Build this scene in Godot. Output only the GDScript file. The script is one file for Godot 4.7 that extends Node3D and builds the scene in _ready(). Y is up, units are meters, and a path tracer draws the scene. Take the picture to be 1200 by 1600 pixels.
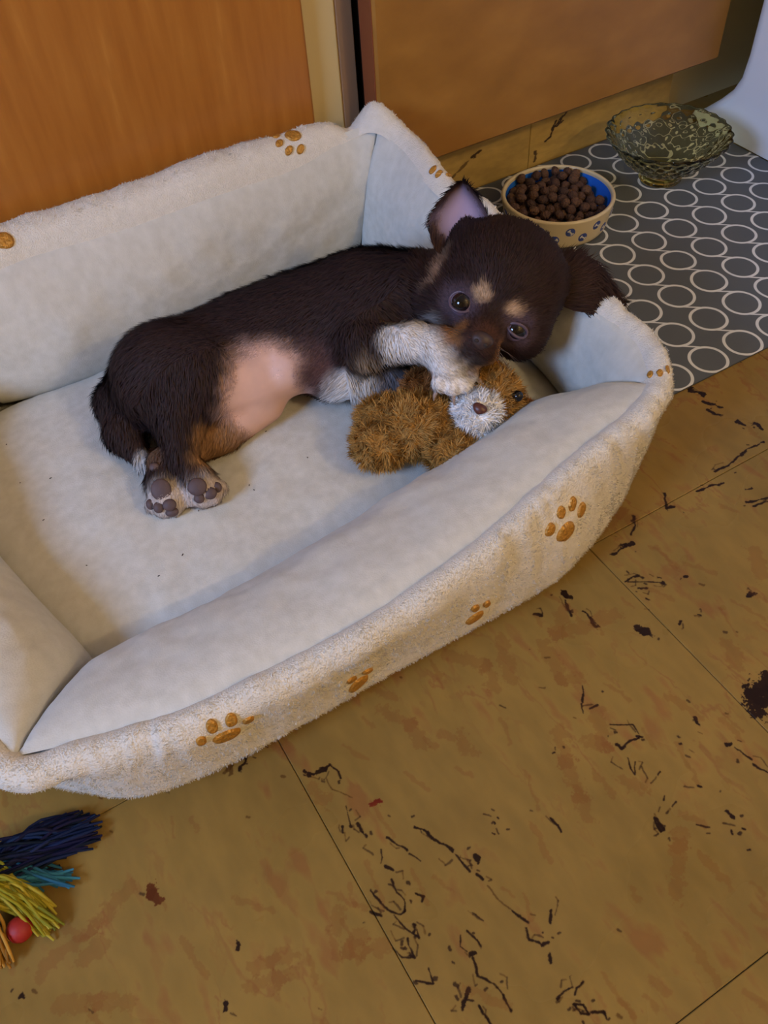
extends Node3D
# A puppy with a teddy bear in a fleece dog bed on an old marbled tile floor beside kitchen cabinets.

const FLOOR_X0 := -0.30
const FLOOR_Z0 := -0.72
const FLOOR_W := 1.10
const FLOOR_D := 0.86

var rng := RandomNumberGenerator.new()
var noise := FastNoiseLite.new()
var M := {}

func _ready() -> void:
	rng.seed = 7
	noise.seed = 3
	noise.noise_type = FastNoiseLite.TYPE_SIMPLEX_SMOOTH
	noise.frequency = 1.0
	# camera, sky, lights, exposure
	var cam := Camera3D.new()
	cam.name = "camera"
	cam.position = Vector3(0, 0.6, 0)
	cam.rotation = Vector3(-0.86824729, -0.47255757, -0.08303869)
	cam.fov = 61.27
	cam.near = 0.02
	add_child(cam)
	cam.current = true
	var env := Environment.new()
	env.background_mode = Environment.BG_SKY
	var sky := Sky.new()
	var sm := ProceduralSkyMaterial.new()
	sm.sky_top_color = Color(0.45, 0.6, 0.85)
	sm.sky_horizon_color = Color(0.75, 0.82, 0.92)
	sm.ground_bottom_color = Color(0.35, 0.36, 0.36)
	sm.ground_horizon_color = Color(0.6, 0.64, 0.68)
	sky.sky_material = sm
	env.sky = sky
	env.background_energy_multiplier = 0.6
	env.tonemap_mode = Environment.TONE_MAPPER_LINEAR
	env.tonemap_exposure = 0.75
	env.sdfgi_enabled = true
	env.ssao_enabled = true
	env.ssil_enabled = true
	var we := WorldEnvironment.new()
	we.name = "world_environment"
	we.environment = env
	add_child(we)
	# daylight through the window in the left wall
	var day := AreaLight3D.new()
	day.name = "window_daylight"
	day.area_size = Vector2(0.55, 0.60)
	day.light_color = Color(0.66, 0.78, 1.0)
	day.light_energy = 5.2
	day.area_range = 12.0
	day.shadow_enabled = true
	add_child(day)
	day.look_at_from_position(Vector3(-1.60, 1.22, 0.10), Vector3(0.3, 0.15, -0.5))
	# the bulb of the floor lamp behind the camera
	var bulb := OmniLight3D.new()
	bulb.name = "floor_lamp_light"
	bulb.position = Vector3(1.05, 1.90, 1.70)
	bulb.light_color = Color(1.0, 0.86, 0.64)
	bulb.light_energy = 2.0
	bulb.light_size = 0.10
	bulb.omni_range = 12.0
	bulb.shadow_enabled = true
	add_child(bulb)
	make_materials()
	build_room()
	build_cabinets()
	build_mat()
	build_bed()
	build_bowls()
	build_tassel()
	build_bear()
	build_puppy()

# ---------------------------------------------------------------- helpers

class MB:
	var v := PackedVector3Array()
	var n := PackedVector3Array()
	var c := PackedColorArray()
	var t := PackedVector2Array()
	var i := PackedInt32Array()

	func vert(p: Vector3, nn := Vector3.UP, col := Color.WHITE, uv := Vector2.ZERO) -> int:
		v.append(p); n.append(nn); c.append(col); t.append(uv)
		return v.size() - 1

	func tri(a: int, b: int, d: int) -> void:
		var x := (v[b] - v[a]).cross(v[d] - v[a])
		if x.dot(n[a] + n[b] + n[d]) > 0.0:
			i.append(a); i.append(d); i.append(b)
		else:
			i.append(a); i.append(b); i.append(d)

	func quad(a: int, b: int, d: int, e: int) -> void:
		tri(a, b, d)
		tri(a, d, e)

	func flat(pts: Array, nn: Vector3, col := Color.WHITE) -> void:
		var k := []
		for p in pts:
			k.append(vert(p, nn, col))
		for j in range(1, k.size() - 1):
			tri(k[0], k[j], k[j + 1])

	# grid of points p[a][b]; out is the sign of the normal d/da x d/db
	func grid(p: Array, out := 1.0, col = null, wrap := false) -> void:
		var na: int = p.size()
		var nb: int = p[0].size()
		var base := v.size()
		for a in na:
			for b in nb:
				var a0: int = (a - 1 + na) % na if wrap else maxi(a - 1, 0)
				var a1: int = (a + 1) % na if wrap else mini(a + 1, na - 1)
				var da: Vector3 = p[a1][b] - p[a0][b]
				var db: Vector3 = p[a][mini(b + 1, nb - 1)] - p[a][maxi(b - 1, 0)]
				var nn := da.cross(db) * out
				if nn.length_squared() < 1e-16:
					var b2: int = 1 if b == 0 else nb - 2
					nn = (p[a1][b2] - p[a0][b2]).cross(db) * out
				var cc: Color = col[a][b] if col is Array else (col if col is Color else Color.WHITE)
				vert(p[a][b], nn.normalized(), cc, Vector2(float(a) / (na - 1), float(b) / (nb - 1)))
		for a in (na if wrap else na - 1):
			for b in nb - 1:
				var q := base + a * nb + b
				var r := base + ((a + 1) % na) * nb + b
				quad(q, r, r + 1, q + 1)

	func box(s: Vector3, bev := 0.002, at := Vector3.ZERO, turn := Basis()) -> void:
		var h := s * 0.5
		bev = minf(bev, minf(h.x, minf(h.y, h.z)) * 0.9)
		var P := func(sx: float, sy: float, sz: float, ax: int) -> Vector3:
			var q := Vector3(sx * h.x, sy * h.y, sz * h.z)
			if ax != 0: q.x -= sx * bev
			if ax != 1: q.y -= sy * bev
			if ax != 2: q.z -= sz * bev
			return at + turn * q
		for k in [-1.0, 1.0]:
			flat([P.call(k, -1, -1, 0), P.call(k, 1, -1, 0), P.call(k, 1, 1, 0), P.call(k, -1, 1, 0)], turn * Vector3(k, 0, 0))
			flat([P.call(-1, k, -1, 1), P.call(1, k, -1, 1), P.call(1, k, 1, 1), P.call(-1, k, 1, 1)], turn * Vector3(0, k, 0))
			flat([P.call(-1, -1, k, 2), P.call(1, -1, k, 2), P.call(1, 1, k, 2), P.call(-1, 1, k, 2)], turn * Vector3(0, 0, k))
			for m in [-1.0, 1.0]:
				flat([P.call(k, m, -1, 0), P.call(k, m, 1, 0), P.call(k, m, 1, 1), P.call(k, m, -1, 1)], turn * Vector3(k, m, 0).normalized())
				flat([P.call(k, -1, m, 0), P.call(k, 1, m, 0), P.call(k, 1, m, 2), P.call(k, -1, m, 2)], turn * Vector3(k, 0, m).normalized())
				flat([P.call(-1, k, m, 1), P.call(1, k, m, 1), P.call(1, k, m, 2), P.call(-1, k, m, 2)], turn * Vector3(0, k, m).normalized())
				for w in [-1.0, 1.0]:
					flat([P.call(k, m, w, 0), P.call(k, m, w, 1), P.call(k, m, w, 2)], turn * Vector3(k, m, w).normalized())

	# profile: Vector2(radius, height), listed so that the outside lies to the right when walking from below to above
	func lathe(profile: Array, segs := 48, bump = null, cap := false) -> void:
		var p := []
		for a in segs:
			var row := []
			var th := TAU * a / segs
			for b in profile.size():
				var q: Vector2 = profile[b]
				var r := q.x
				if bump != null:
					r += bump.call(th, q, b)
				row.append(Vector3(cos(th) * r, q.y, sin(th) * r))
			p.append(row)
		grid(p, -1.0, null, true)

	func tube(pts: Array, rad: Array, segs := 8, col = null) -> void:
		var p := []
		var cols := []
		var up := Vector3(0.13, 0.97, 0.21)
		for k in pts.size():
			var d: Vector3 = (pts[mini(k + 1, pts.size() - 1)] - pts[maxi(k - 1, 0)]).normalized()
			var s := d.cross(up).normalized()
			up = s.cross(d).normalized()
			var row := []
			for j in segs + 1:
				var th := TAU * j / segs
				row.append(pts[k] + (s * cos(th) + up * sin(th)) * rad[k])
			p.append(row)
		grid(p, 1.0 if _out(p) else -1.0, col)

	func _out(p: Array) -> bool:
		var mid: int = p.size() / 2
		var cen := Vector3.ZERO
		for q in p[mid]:
			cen += q
		cen /= p[mid].size()
		var da: Vector3 = p[mini(mid + 1, p.size() - 1)][0] - p[maxi(mid - 1, 0)][0]
		var db: Vector3 = p[mid][1] - p[mid][0]
		return da.cross(db).dot(p[mid][0] - cen) > 0.0

	func ball(at: Vector3, r: Vector3, turn := Basis(), nu := 24, nv := 14, col = null, upto := PI) -> void:
		var p := []
		for a in nu + 1:
			var row := []
			var th := TAU * a / nu
			for b in nv + 1:
				var ph := upto * b / nv
				row.append(at + turn * (Vector3(sin(ph) * cos(th), sin(ph) * sin(th), cos(ph)) * r))
			p.append(row)
		var mid: Vector3 = p[0][nv / 2] - at
		var da: Vector3 = p[1][nv / 2] - p[0][nv / 2]
		var db: Vector3 = p[0][nv / 2 + 1] - p[0][nv / 2]
		grid(p, 1.0 if da.cross(db).dot(mid) > 0.0 else -1.0, col)

	func mesh() -> ArrayMesh:
		var arr := []
		arr.resize(Mesh.ARRAY_MAX)
		arr[Mesh.ARRAY_VERTEX] = v
		arr[Mesh.ARRAY_NORMAL] = n
		arr[Mesh.ARRAY_COLOR] = c
		arr[Mesh.ARRAY_TEX_UV] = t
		arr[Mesh.ARRAY_INDEX] = i
		var m := ArrayMesh.new()
		m.add_surface_from_arrays(Mesh.PRIMITIVE_TRIANGLES, arr)
		return m


# a distance field on a grid, meshed as surface nets
class Field:
	var o: Vector3
	var h: float
	var nx: int
	var ny: int
	var nz: int
	var d := PackedFloat32Array()

	func _init(lo: Vector3, hi: Vector3, cell: float) -> void:
		o = lo; h = cell
		nx = int((hi.x - lo.x) / cell) + 2
		ny = int((hi.y - lo.y) / cell) + 2
		nz = int((hi.z - lo.z) / cell) + 2
		d.resize(nx * ny * nz)
		d.fill(0.05)

	func _range(lo: Vector3, hi: Vector3) -> Array:
		var a := (lo - o) / h
		var b := (hi - o) / h
		return [maxi(0, int(a.x)), mini(nx - 1, int(b.x) + 1), maxi(0, int(a.y)), mini(ny - 1, int(b.y) + 1), maxi(0, int(a.z)), mini(nz - 1, int(b.z) + 1)]

	func ell(c: Vector3, r: Vector3, turn := Basis(), k := 0.012) -> void:
		var inv := turn.inverse()
		var big := maxf(r.x, maxf(r.y, r.z)) + k + 2.0 * h
		var e := Vector3(big, big, big)
		var g := _range(c - e, c + e)
		var r2 := r * r
		for z in range(g[4], g[5] + 1):
			for y in range(g[2], g[3] + 1):
				var at: int = (z * ny + y) * nx
				for x in range(g[0], g[1] + 1):
					var p := inv * (o + Vector3(x, y, z) * h - c)
					var k0 := (p / r).length()
					var k1 := (p / r2).length()
					var s := k0 * (k0 - 1.0) / k1 if k1 > 1e-6 else -0.02
					var q := d[at + x]
					var m := maxf(k - absf(s - q), 0.0) / k
					d[at + x] = minf(s, q) - m * m * k * 0.25

	func cone(a: Vector3, ra: float, b: Vector3, rb: float, k := 0.012) -> void:
		var big := maxf(ra, rb) + k + 2.0 * h
		var e := Vector3(big, big, big)
		var g := _range(a.min(b) - e, a.max(b) + e)
		var ab := b - a
		var l2 := ab.length_squared()
		for z in range(g[4], g[5] + 1):
			for y in range(g[2], g[3] + 1):
				var at: int = (z * ny + y) * nx
				for x in range(g[0], g[1] + 1):
					var p := o + Vector3(x, y, z) * h
					var t := clampf((p - a).dot(ab) / l2, 0.0, 1.0)
					var s := p.distance_to(a + ab * t) - lerpf(ra, rb, t)
					var q := d[at + x]
					var m := maxf(k - absf(s - q), 0.0) / k
					d[at + x] = minf(s, q) - m * m * k * 0.25

	func net(mb: MB, paint: Callable) -> void:
		var idx := PackedInt32Array()
		idx.resize(nx * ny * nz)
		idx.fill(-1)
		var row := nx
		var lay := nx * ny
		var off := [0, 1, row, row + 1, lay, lay + 1, lay + row, lay + row + 1]
		var cor := [Vector3(0, 0, 0), Vector3(1, 0, 0), Vector3(0, 1, 0), Vector3(1, 1, 0), Vector3(0, 0, 1), Vector3(1, 0, 1), Vector3(0, 1, 1), Vector3(1, 1, 1)]
		var edges := [[0, 1], [2, 3], [4, 5], [6, 7], [0, 2], [1, 3], [4, 6], [5, 7], [0, 4], [1, 5], [2, 6], [3, 7]]
		var w := [0.0, 0.0, 0.0, 0.0, 0.0, 0.0, 0.0, 0.0]
		for z in nz - 1:
			for y in ny - 1:
				var at := (z * ny + y) * nx
				for x in nx - 1:
					var first := d[at + x]
					if first > 0.03 or first < -0.03:
						continue
					var neg := 0
					for k in 8:
						w[k] = d[at + x + off[k]]
						if w[k] < 0.0:
							neg += 1
					if neg == 0 or neg == 8:
						continue
					var s := Vector3.ZERO
					var cnt := 0
					for e in edges:
						var a: float = w[e[0]]
						var b: float = w[e[1]]
						if (a < 0.0) != (b < 0.0):
							s += cor[e[0]].lerp(cor[e[1]], a / (a - b))
							cnt += 1
					s /= cnt
					var gx: float = w[1] + w[3] + w[5] + w[7] - w[0] - w[2] - w[4] - w[6]
					var gy: float = w[2] + w[3] + w[6] + w[7] - w[0] - w[1] - w[4] - w[5]
					var gz: float = w[4] + w[5] + w[6] + w[7] - w[0] - w[1] - w[2] - w[3]
					var nn := Vector3(gx, gy, gz).normalized()
					var p := o + (Vector3(x, y, z) + s) * h
					var cl: Array = paint.call(p, nn)
					idx[at + x] = mb.vert(p, nn, cl[0], Vector2(cl[1], 0))
		for z in range(1, nz - 1):
			for y in range(1, ny - 1):
				var at := (z * ny + y) * nx
				for x in range(1, nx - 1):
					var q := at + x
					if idx[q] < 0 and idx[q - 1] < 0 and idx[q - row] < 0:
						continue
					var s0 := d[q] < 0.0
					if s0 != (d[q + 1] < 0.0):
						mb.quad(idx[q], idx[q - row], idx[q - row - lay], idx[q - lay])
					if s0 != (d[q + row] < 0.0):
						mb.quad(idx[q], idx[q - 1], idx[q - 1 - lay], idx[q - lay])
					if s0 != (d[q + lay] < 0.0):
						mb.quad(idx[q], idx[q - 1], idx[q - 1 - row], idx[q - row])


func numbered(called: String, parent: Node) -> String:
	if not parent.has_node(NodePath(called)):
		return called
	var k := 1
	while parent.has_node(NodePath("%s_%03d" % [called, k])):
		k += 1
	return "%s_%03d" % [called, k]


func obj(called: String, mesh: Mesh, m: Material, parent: Node3D = self) -> MeshInstance3D:
	var o := MeshInstance3D.new()
	o.name = numbered(called, parent)
	o.mesh = mesh
	o.material_override = m
	parent.add_child(o, true)
	return o


func thing(called: String, label: String, category: String, at := Vector3.ZERO, group := "") -> Node3D:
	var o := Node3D.new()
	o.name = numbered(called, self)
	add_child(o, true)
	o.position = at
	return tag(o, label, category, group)


func tag(o: Node3D, label: String, category: String, group := "") -> Node3D:
	o.set_meta("label", label)
	o.set_meta("category", category)
	if group != "":
		o.set_meta("group", group)
	return o


func kind(o: Node3D, k: String) -> Node3D:
	o.set_meta("kind", k)
	return o


func box_mesh(s: Vector3, bev := 0.002, at := Vector3.ZERO) -> ArrayMesh:
	var mb := MB.new()
	mb.box(s, bev, at)
	return mb.mesh()


func lin(r: float, g: float, b: float) -> Color:
	return Color(r / 255.0, g / 255.0, b / 255.0).srgb_to_linear()


func rgb8(r: float, g: float, b: float) -> Color:
	return Color(r / 255.0, g / 255.0, b / 255.0)


func mat(col: Color, rough := 0.8, name_ := "") -> StandardMaterial3D:
	var m := StandardMaterial3D.new()
	m.albedo_color = col
	m.roughness = rough
	m.resource_name = name_
	return m


# a smooth curve through points, t from 0 to 1 along its length
func curve(pts: Array, t: float) -> Vector3:
	var n := pts.size()
	var acc := [0.0]
	for k in n - 1:
		acc.append(acc[k] + maxf(1e-6, pts[k].distance_to(pts[k + 1])))
	var s: float = clampf(t, 0.0, 1.0) * acc[n - 1]
	var k := 0
	while k < n - 2 and s > acc[k + 1]:
		k += 1
	var f: float = (s - acc[k]) / (acc[k + 1] - acc[k])
	var p0: Vector3 = pts[maxi(k - 1, 0)]
	var p3: Vector3 = pts[mini(k + 2, n - 1)]
	return pts[k].cubic_interpolate(pts[k + 1], p0, p3, f)


func noise_tex(w: int, h: int, freq: float, seed_: int, type := FastNoiseLite.TYPE_SIMPLEX_SMOOTH, octaves := 4, normal := false, strength := 4.0) -> NoiseTexture2D:
	var f := FastNoiseLite.new()
	f.noise_type = type
	f.frequency = freq
	f.seed = seed_
	f.fractal_octaves = octaves
	var t := NoiseTexture2D.new()
	t.width = w
	t.height = h
	t.seamless = true
	t.noise = f
	t.as_normal_map = normal
	t.bump_strength = strength
	return t


func ramp(stops: Array) -> Gradient:
	var g := Gradient.new()
	var off := PackedFloat32Array()
	var col := PackedColorArray()
	for s in stops:
		off.append(s[0])
		col.append(s[1])
	g.offsets = off
	g.colors = col
	return g


# strands of fur on a painted mesh: uv.x of the skin holds the strand length
func fur(skin: MB, count: int, width: float, comb: Callable, lay := 0.6, jitter := 0.25, curl := 0.0, shade := 0.25) -> ArrayMesh:
	var area := PackedFloat32Array()
	var total := 0.0
	for k in range(0, skin.i.size(), 3):
		var l: float = (skin.t[skin.i[k]].x + skin.t[skin.i[k + 1]].x + skin.t[skin.i[k + 2]].x) / 3.0
		if l > 0.0005:
			total += (skin.v[skin.i[k + 1]] - skin.v[skin.i[k]]).cross(skin.v[skin.i[k + 2]] - skin.v[skin.i[k]]).length()
		area.append(total)
	var mb := MB.new()
	for s in count:
		var pick := rng.randf() * total
		var k := area.bsearch(pick) * 3
		if k >= skin.i.size():
			continue
		var a := skin.i[k]
		var b := skin.i[k + 1]
		var c := skin.i[k + 2]
		var u := rng.randf()
		var w := rng.randf()
		if u + w > 1.0:
			u = 1.0 - u
			w = 1.0 - w
		var p := skin.v[a] + (skin.v[b] - skin.v[a]) * u + (skin.v[c] - skin.v[a]) * w
		var nn := (skin.n[a] + (skin.n[b] - skin.n[a]) * u + (skin.n[c] - skin.n[a]) * w).normalized()
		var col := skin.c[a].lerp(skin.c[b], u).lerp(skin.c[c], w)
		var ln: float = lerpf(lerpf(skin.t[a].x, skin.t[b].x, u), skin.t[c].x, w) * rng.randf_range(0.6, 1.25)
		if ln < 0.0008:
			continue
		var f: Vector3 = comb.call(p)
		f = (f - nn * f.dot(nn))
		if f.length() > 0.05:
			f = f.normalized()
		var rv := Vector3(rng.randf_range(-1, 1), rng.randf_range(-1, 1), rng.randf_range(-1, 1))
		# neighbouring strands lean together
		var cl := Vector3(noise.get_noise_3dv(p * 90.0), noise.get_noise_3dv(p * 90.0 + Vector3(31, 7, 3)), noise.get_noise_3dv(p * 90.0 + Vector3(5, 19, 43)))
		var d0 := (nn * (1.0 - lay) + f * lay + rv * jitter * 0.6 + cl * jitter * 1.6).normalized()
		var d1 := (d0 + f * 0.5 * lay + rv * curl + Vector3(0, -0.12, 0)).normalized()
		var side := d0.cross(nn)
		if side.length() < 0.02:
			side = nn.cross(rv)
		side = side.normalized() * width * rng.randf_range(0.7, 1.2)
		var p1 := p + d0 * ln * 0.5
		var p2 := p1 + d1 * ln * 0.5
		var v := rng.randf_range(1.0 - shade, 1.0 + shade)
		var cc := Color(col.r * v, col.g * v, col.b * v)
		var sn := (nn + d0 * 0.3).normalized()
		if lay < 0.6:
			sn = (side.normalized().cross(-d0) + nn * 0.15).normalized() if side.normalized().cross(-d0).dot(nn) >= 0.0 else (side.normalized().cross(d0) + nn * 0.15).normalized()
		var q := mb.v.size()
		mb.v.append(p - side); mb.v.append(p + side); mb.v.append(p1 - side * 0.75); mb.v.append(p1 + side * 0.75); mb.v.append(p2)
		for j in 5:
			mb.n.append(sn); mb.c.append(cc); mb.t.append(Vector2.ZERO)
		for j in [0, 2, 1, 1, 2, 3, 2, 4, 3]:
			mb.i.append(q + j)
	return mb.mesh()
# marks in the floor tiles: kind, width in tenths of mm, then x, z in mm
var floor_marks := [
	[0,40,55,-272,61,-266,69,-266,74,-266], [0,12,74,-266,77,-258,76,-253], [1,49,87,-225,90,-224], [0,21,103,-195,108,-187,111,-176,116,-167],
	[0,12,117,-164,117,-158,118,-150], [0,18,122,-146,123,-141], [2,9,123,-136,124,-126,128,-115], [0,15,82,-199,86,-191,90,-184],
	[0,9,90,-181,94,-173], [0,21,70,-218,70,-212,72,-207], [0,18,60,-221,58,-217], [0,12,55,-175,57,-165,60,-156,65,-151,68,-152,71,-158,69,-165,71,-173],
	[0,20,50,-162,53,-158], [0,10,61,-153,63,-142,67,-135,68,-133,69,-142], [0,23,69,-142,67,-138], [0,7,75,-194,73,-189,70,-186],
	[0,21,72,-182,75,-178], [2,8,67,-259,67,-249,72,-242,76,-236], [0,6,69,-233,67,-225,65,-218], [0,29,78,-93,73,-89,69,-87],
	[0,11,73,-89,77,-85], [0,14,78,-81,78,-77,79,-73,79,-69], [0,12,96,-121,98,-113,98,-108], [0,23,90,-108,93,-107],
	[0,12,90,-105,87,-96,93,-87,94,-79,93,-69], [0,7,91,-121,87,-115,89,-110], [0,12,61,-136,58,-126], [0,23,56,-127,58,-125],
	[0,7,50,-137,52,-129,56,-126], [0,11,53,-113,61,-106,63,-115], [0,15,80,-157,84,-153,81,-151], [0,7,105,-128,108,-120],
	[0,27,126,-157,127,-153], [0,15,151,-168,151,-167], [0,15,155,-170,155,-169], [0,15,146,-163,147,-162],
	[0,19,36,-312,38,-312], [0,13,259,-207,255,-201], [0,13,262,-201,269,-201], [0,8,266,-183,272,-179,280,-174,279,-166],
	[0,19,277,-166,280,-163], [0,16,277,-164,268,-165,260,-164,260,-169], [0,8,260,-156,256,-148,256,-144,262,-151], [0,15,246,-113,243,-104,246,-104,247,-111,246,-113],
	[0,26,323,-153,321,-149], [0,23,326,-126,329,-126], [0,13,330,-122,333,-108], [0,13,331,-105,336,-96],
	[0,16,298,-144,299,-144], [0,16,217,-187,218,-187], [0,12,186,-150,187,-144,186,-139], [0,15,128,-115,132,-104],
	[0,15,129,-103,127,-96,131,-89,136,-88], [0,21,149,-103,145,-96], [0,20,133,-83,130,-79], [0,12,141,-59,135,-59,132,-56],
	[0,12,133,-60,127,-61,121,-60], [0,12,128,-52,128,-46,132,-44,132,-49,128,-52], [0,12,134,-44,140,-39,139,-36], [0,25,290,-90,291,-86],
	[0,19,292,-77,293,-76], [0,9,269,-135,272,-136], [0,9,263,-121,260,-119], [0,9,267,-114,262,-113],
	[0,16,287,-114,288,-112], [0,9,267,-95,273,-89], [0,13,284,-80,283,-77], [0,16,283,-65,285,-64],
	[0,73,571,-420,576,-410], [0,32,568,-403,574,-392,576,-386], [0,40,563,-389,569,-378], [0,36,576,-362,578,-355],
	[0,40,588,-351,587,-343], [0,22,576,-329,557,-331,527,-326,511,-327], [0,20,454,-332,445,-318,451,-315], [0,20,481,-317,493,-317,508,-312],
	[0,21,507,-284,517,-281,528,-278], [0,16,509,-278,524,-275], [0,20,414,-327,408,-318,399,-312], [0,26,371,-304,386,-305,395,-304],
	[0,19,361,-276,369,-277,374,-275], [0,26,367,-266,371,-262], [0,22,385,-260,386,-258], [0,22,364,-253,365,-252],
	[0,9,362,-275,375,-267,385,-260], [0,44,313,-296,310,-291,313,-288], [0,22,307,-288,303,-274], [0,32,313,-271,314,-263,313,-255],
	[0,21,279,-291,282,-287], [0,17,270,-219,261,-208], [0,19,405,-253,407,-252], [0,18,369,-221,372,-223],
	[0,15,388,-219,389,-218], [0,38,437,-211,439,-210], [0,28,371,-154,374,-152], [0,17,518,-296,524,-293],
	[0,141,366,-135,373,-145,388,-148], [0,91,374,-134,384,-140], [3,65,-69,-255,-70,-250,-69,-245], [0,24,16,-297,29,-309,37,-313],
	[2,24,6,-303,12,-303,8,-298], [0,27,-34,-191,-35,-188], [0,37,-166,-234,-163,-234], [0,35,-56,-163,-56,-161],
	[0,72,340,-233,342,-228], [4,105,130,-282,141,-263,139,-246], [4,108,199,-298,218,-272,211,-254], [4,109,266,-262,261,-231,270,-226],
	[4,104,231,-200,221,-177,214,-153,208,-139], [4,106,265,-197,252,-172,244,-180], [4,103,246,-144,253,-135], [4,102,255,-96,248,-91,223,-67],
	[4,96,35,-155,26,-152,34,-145,46,-140], [4,97,-30,-173,-21,-172,-7,-167], [4,96,-36,-164,-19,-158,-12,-158], [4,97,30,-172,24,-167],
	[4,101,-144,-217,-125,-206,-107,-197], [4,105,46,-311,52,-295], [4,101,53,-256,58,-245], [4,113,302,-283,282,-266,333,-256],
	[4,114,388,-185,380,-170], [4,121,375,-331,408,-336,410,-321], [4,109,240,-286,228,-253], [4,103,168,-234,167,-220],
	[4,124,474,-242,459,-220], [4,103,-151,-242,-114,-251,-84,-261], [4,101,-124,-234,-109,-239]]

# ---------------------------------------------------------------- materials and room

func floor_image() -> Image:
	var w := 2048
	var h := int(2048.0 * FLOOR_D / FLOOR_W)
	var imgs := []
	for k in 3:
		var f := FastNoiseLite.new()
		f.seed = 11 + k
		f.noise_type = FastNoiseLite.TYPE_SIMPLEX_SMOOTH
		f.frequency = [0.004, 0.016, 0.05][k]
		f.fractal_octaves = [3, 4, 3][k]
		f.domain_warp_enabled = k < 2
		f.domain_warp_amplitude = 60.0
		f.domain_warp_frequency = 0.006
		var im := f.get_image(w / 2, h / (2 if k == 0 else 5), false, false, false)
		im.convert(Image.FORMAT_L8)
		im.resize(w, h, Image.INTERPOLATE_BILINEAR)
		imgs.append(im.get_data())
	var out := PackedByteArray()
	out.resize(w * h * 3)
	var a: PackedByteArray = imgs[0]
	var b: PackedByteArray = imgs[1]
	var c: PackedByteArray = imgs[2]
	for k in w * h:
		var x := a[k] / 255.0 - 0.5
		var y := b[k] / 255.0 - 0.5
		var z := c[k] / 255.0 - 0.5
		# ochre ground with cloudy tone and reddish-brown veils
		var veil := clampf((0.035 - absf(y + 0.2 * z)) * 26.0, 0.0, 1.0) * clampf(x * 4.0 + 0.35 + 2.0 * z, 0.0, 1.0)
		var patch := clampf((y + 0.8 * z - 0.20) * 5.0, 0.0, 1.0)
		var g := 1.0 + 0.22 * x + 0.12 * z
		var r := veil * 0.62 + patch * 0.5
		out[k * 3] = int(clampf(138.0 * g - 14.0 * r, 0, 255))
		out[k * 3 + 1] = int(clampf(112.0 * g - 34.0 * r, 0, 255))
		out[k * 3 + 2] = int(clampf(57.0 * g - 12.0 * r, 0, 255))
	var img := Image.create_from_data(w, h, false, Image.FORMAT_RGB8, out)
	var ink := [rgb8(34, 20, 14), rgb8(100, 32, 20), rgb8(66, 40, 16), rgb8(84, 42, 18), rgb8(118, 68, 34)]
	var fade := [0.95, 0.95, 0.6, 0.9, 0.22]
	for s in floor_marks:
		var kd: int = s[0]
		var rad: float = s[1] * 0.0001 / FLOOR_W * w * 0.5
		for k in range(2, s.size() - 3, 2):
			var p := Vector2((s[k] * 0.001 - FLOOR_X0) / FLOOR_W * w, (s[k + 1] * 0.001 - FLOOR_Z0) / FLOOR_D * h)
			var q := Vector2((s[k + 2] * 0.001 - FLOOR_X0) / FLOOR_W * w, (s[k + 3] * 0.001 - FLOOR_Z0) / FLOOR_D * h)
			dab(img, p, q, rad, ink[kd], fade[kd])
			if kd == 0:
				# hairlines and crumbs that go with a dark mark
				for j in (1 if rng.randf() < 0.45 else 0):
					var off := Vector2(rng.randf_range(-16, 16), rng.randf_range(-16, 16))
					var mid := (p + q) * 0.5 + off * 1.2
					dab(img, p + off, mid, 0.9, ink[2], 0.45)
					dab(img, mid, q + off * 0.6, 0.9, ink[0], 0.5)
				for j in (1 if rng.randf() < 0.6 else 0):
					var at := p.lerp(q, rng.randf()) + Vector2(rng.randf_range(-22, 22), rng.randf_range(-22, 22))
					dab(img, at, at + Vector2(rng.randf_range(-3, 3), rng.randf_range(-3, 3)), rng.randf_range(0.8, 1.8), ink[0], 0.7)
	# fine specks and short streaks of the same kinds, scattered
	for k in 260:
		var p := Vector2(rng.randf() * w, rng.randf() * h)
		var d := Vector2.from_angle(rng.randf_range(0.5, 1.3)) * rng.randf_range(1, 8)
		dab(img, p, p + d, rng.randf_range(0.8, 1.8), ink[0] if rng.randf() < 0.35 else ink[2], 0.55)
	for k in 420:
		var p := Vector2(rng.randf() * w, rng.randf() * h)
		var d := Vector2.from_angle(rng.randf_range(0.9, 1.9)) * rng.randf_range(12, 60)
		dab(img, p, p + d, rng.randf_range(1.5, 5.0), ink[4], 0.22)
	return img


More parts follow.
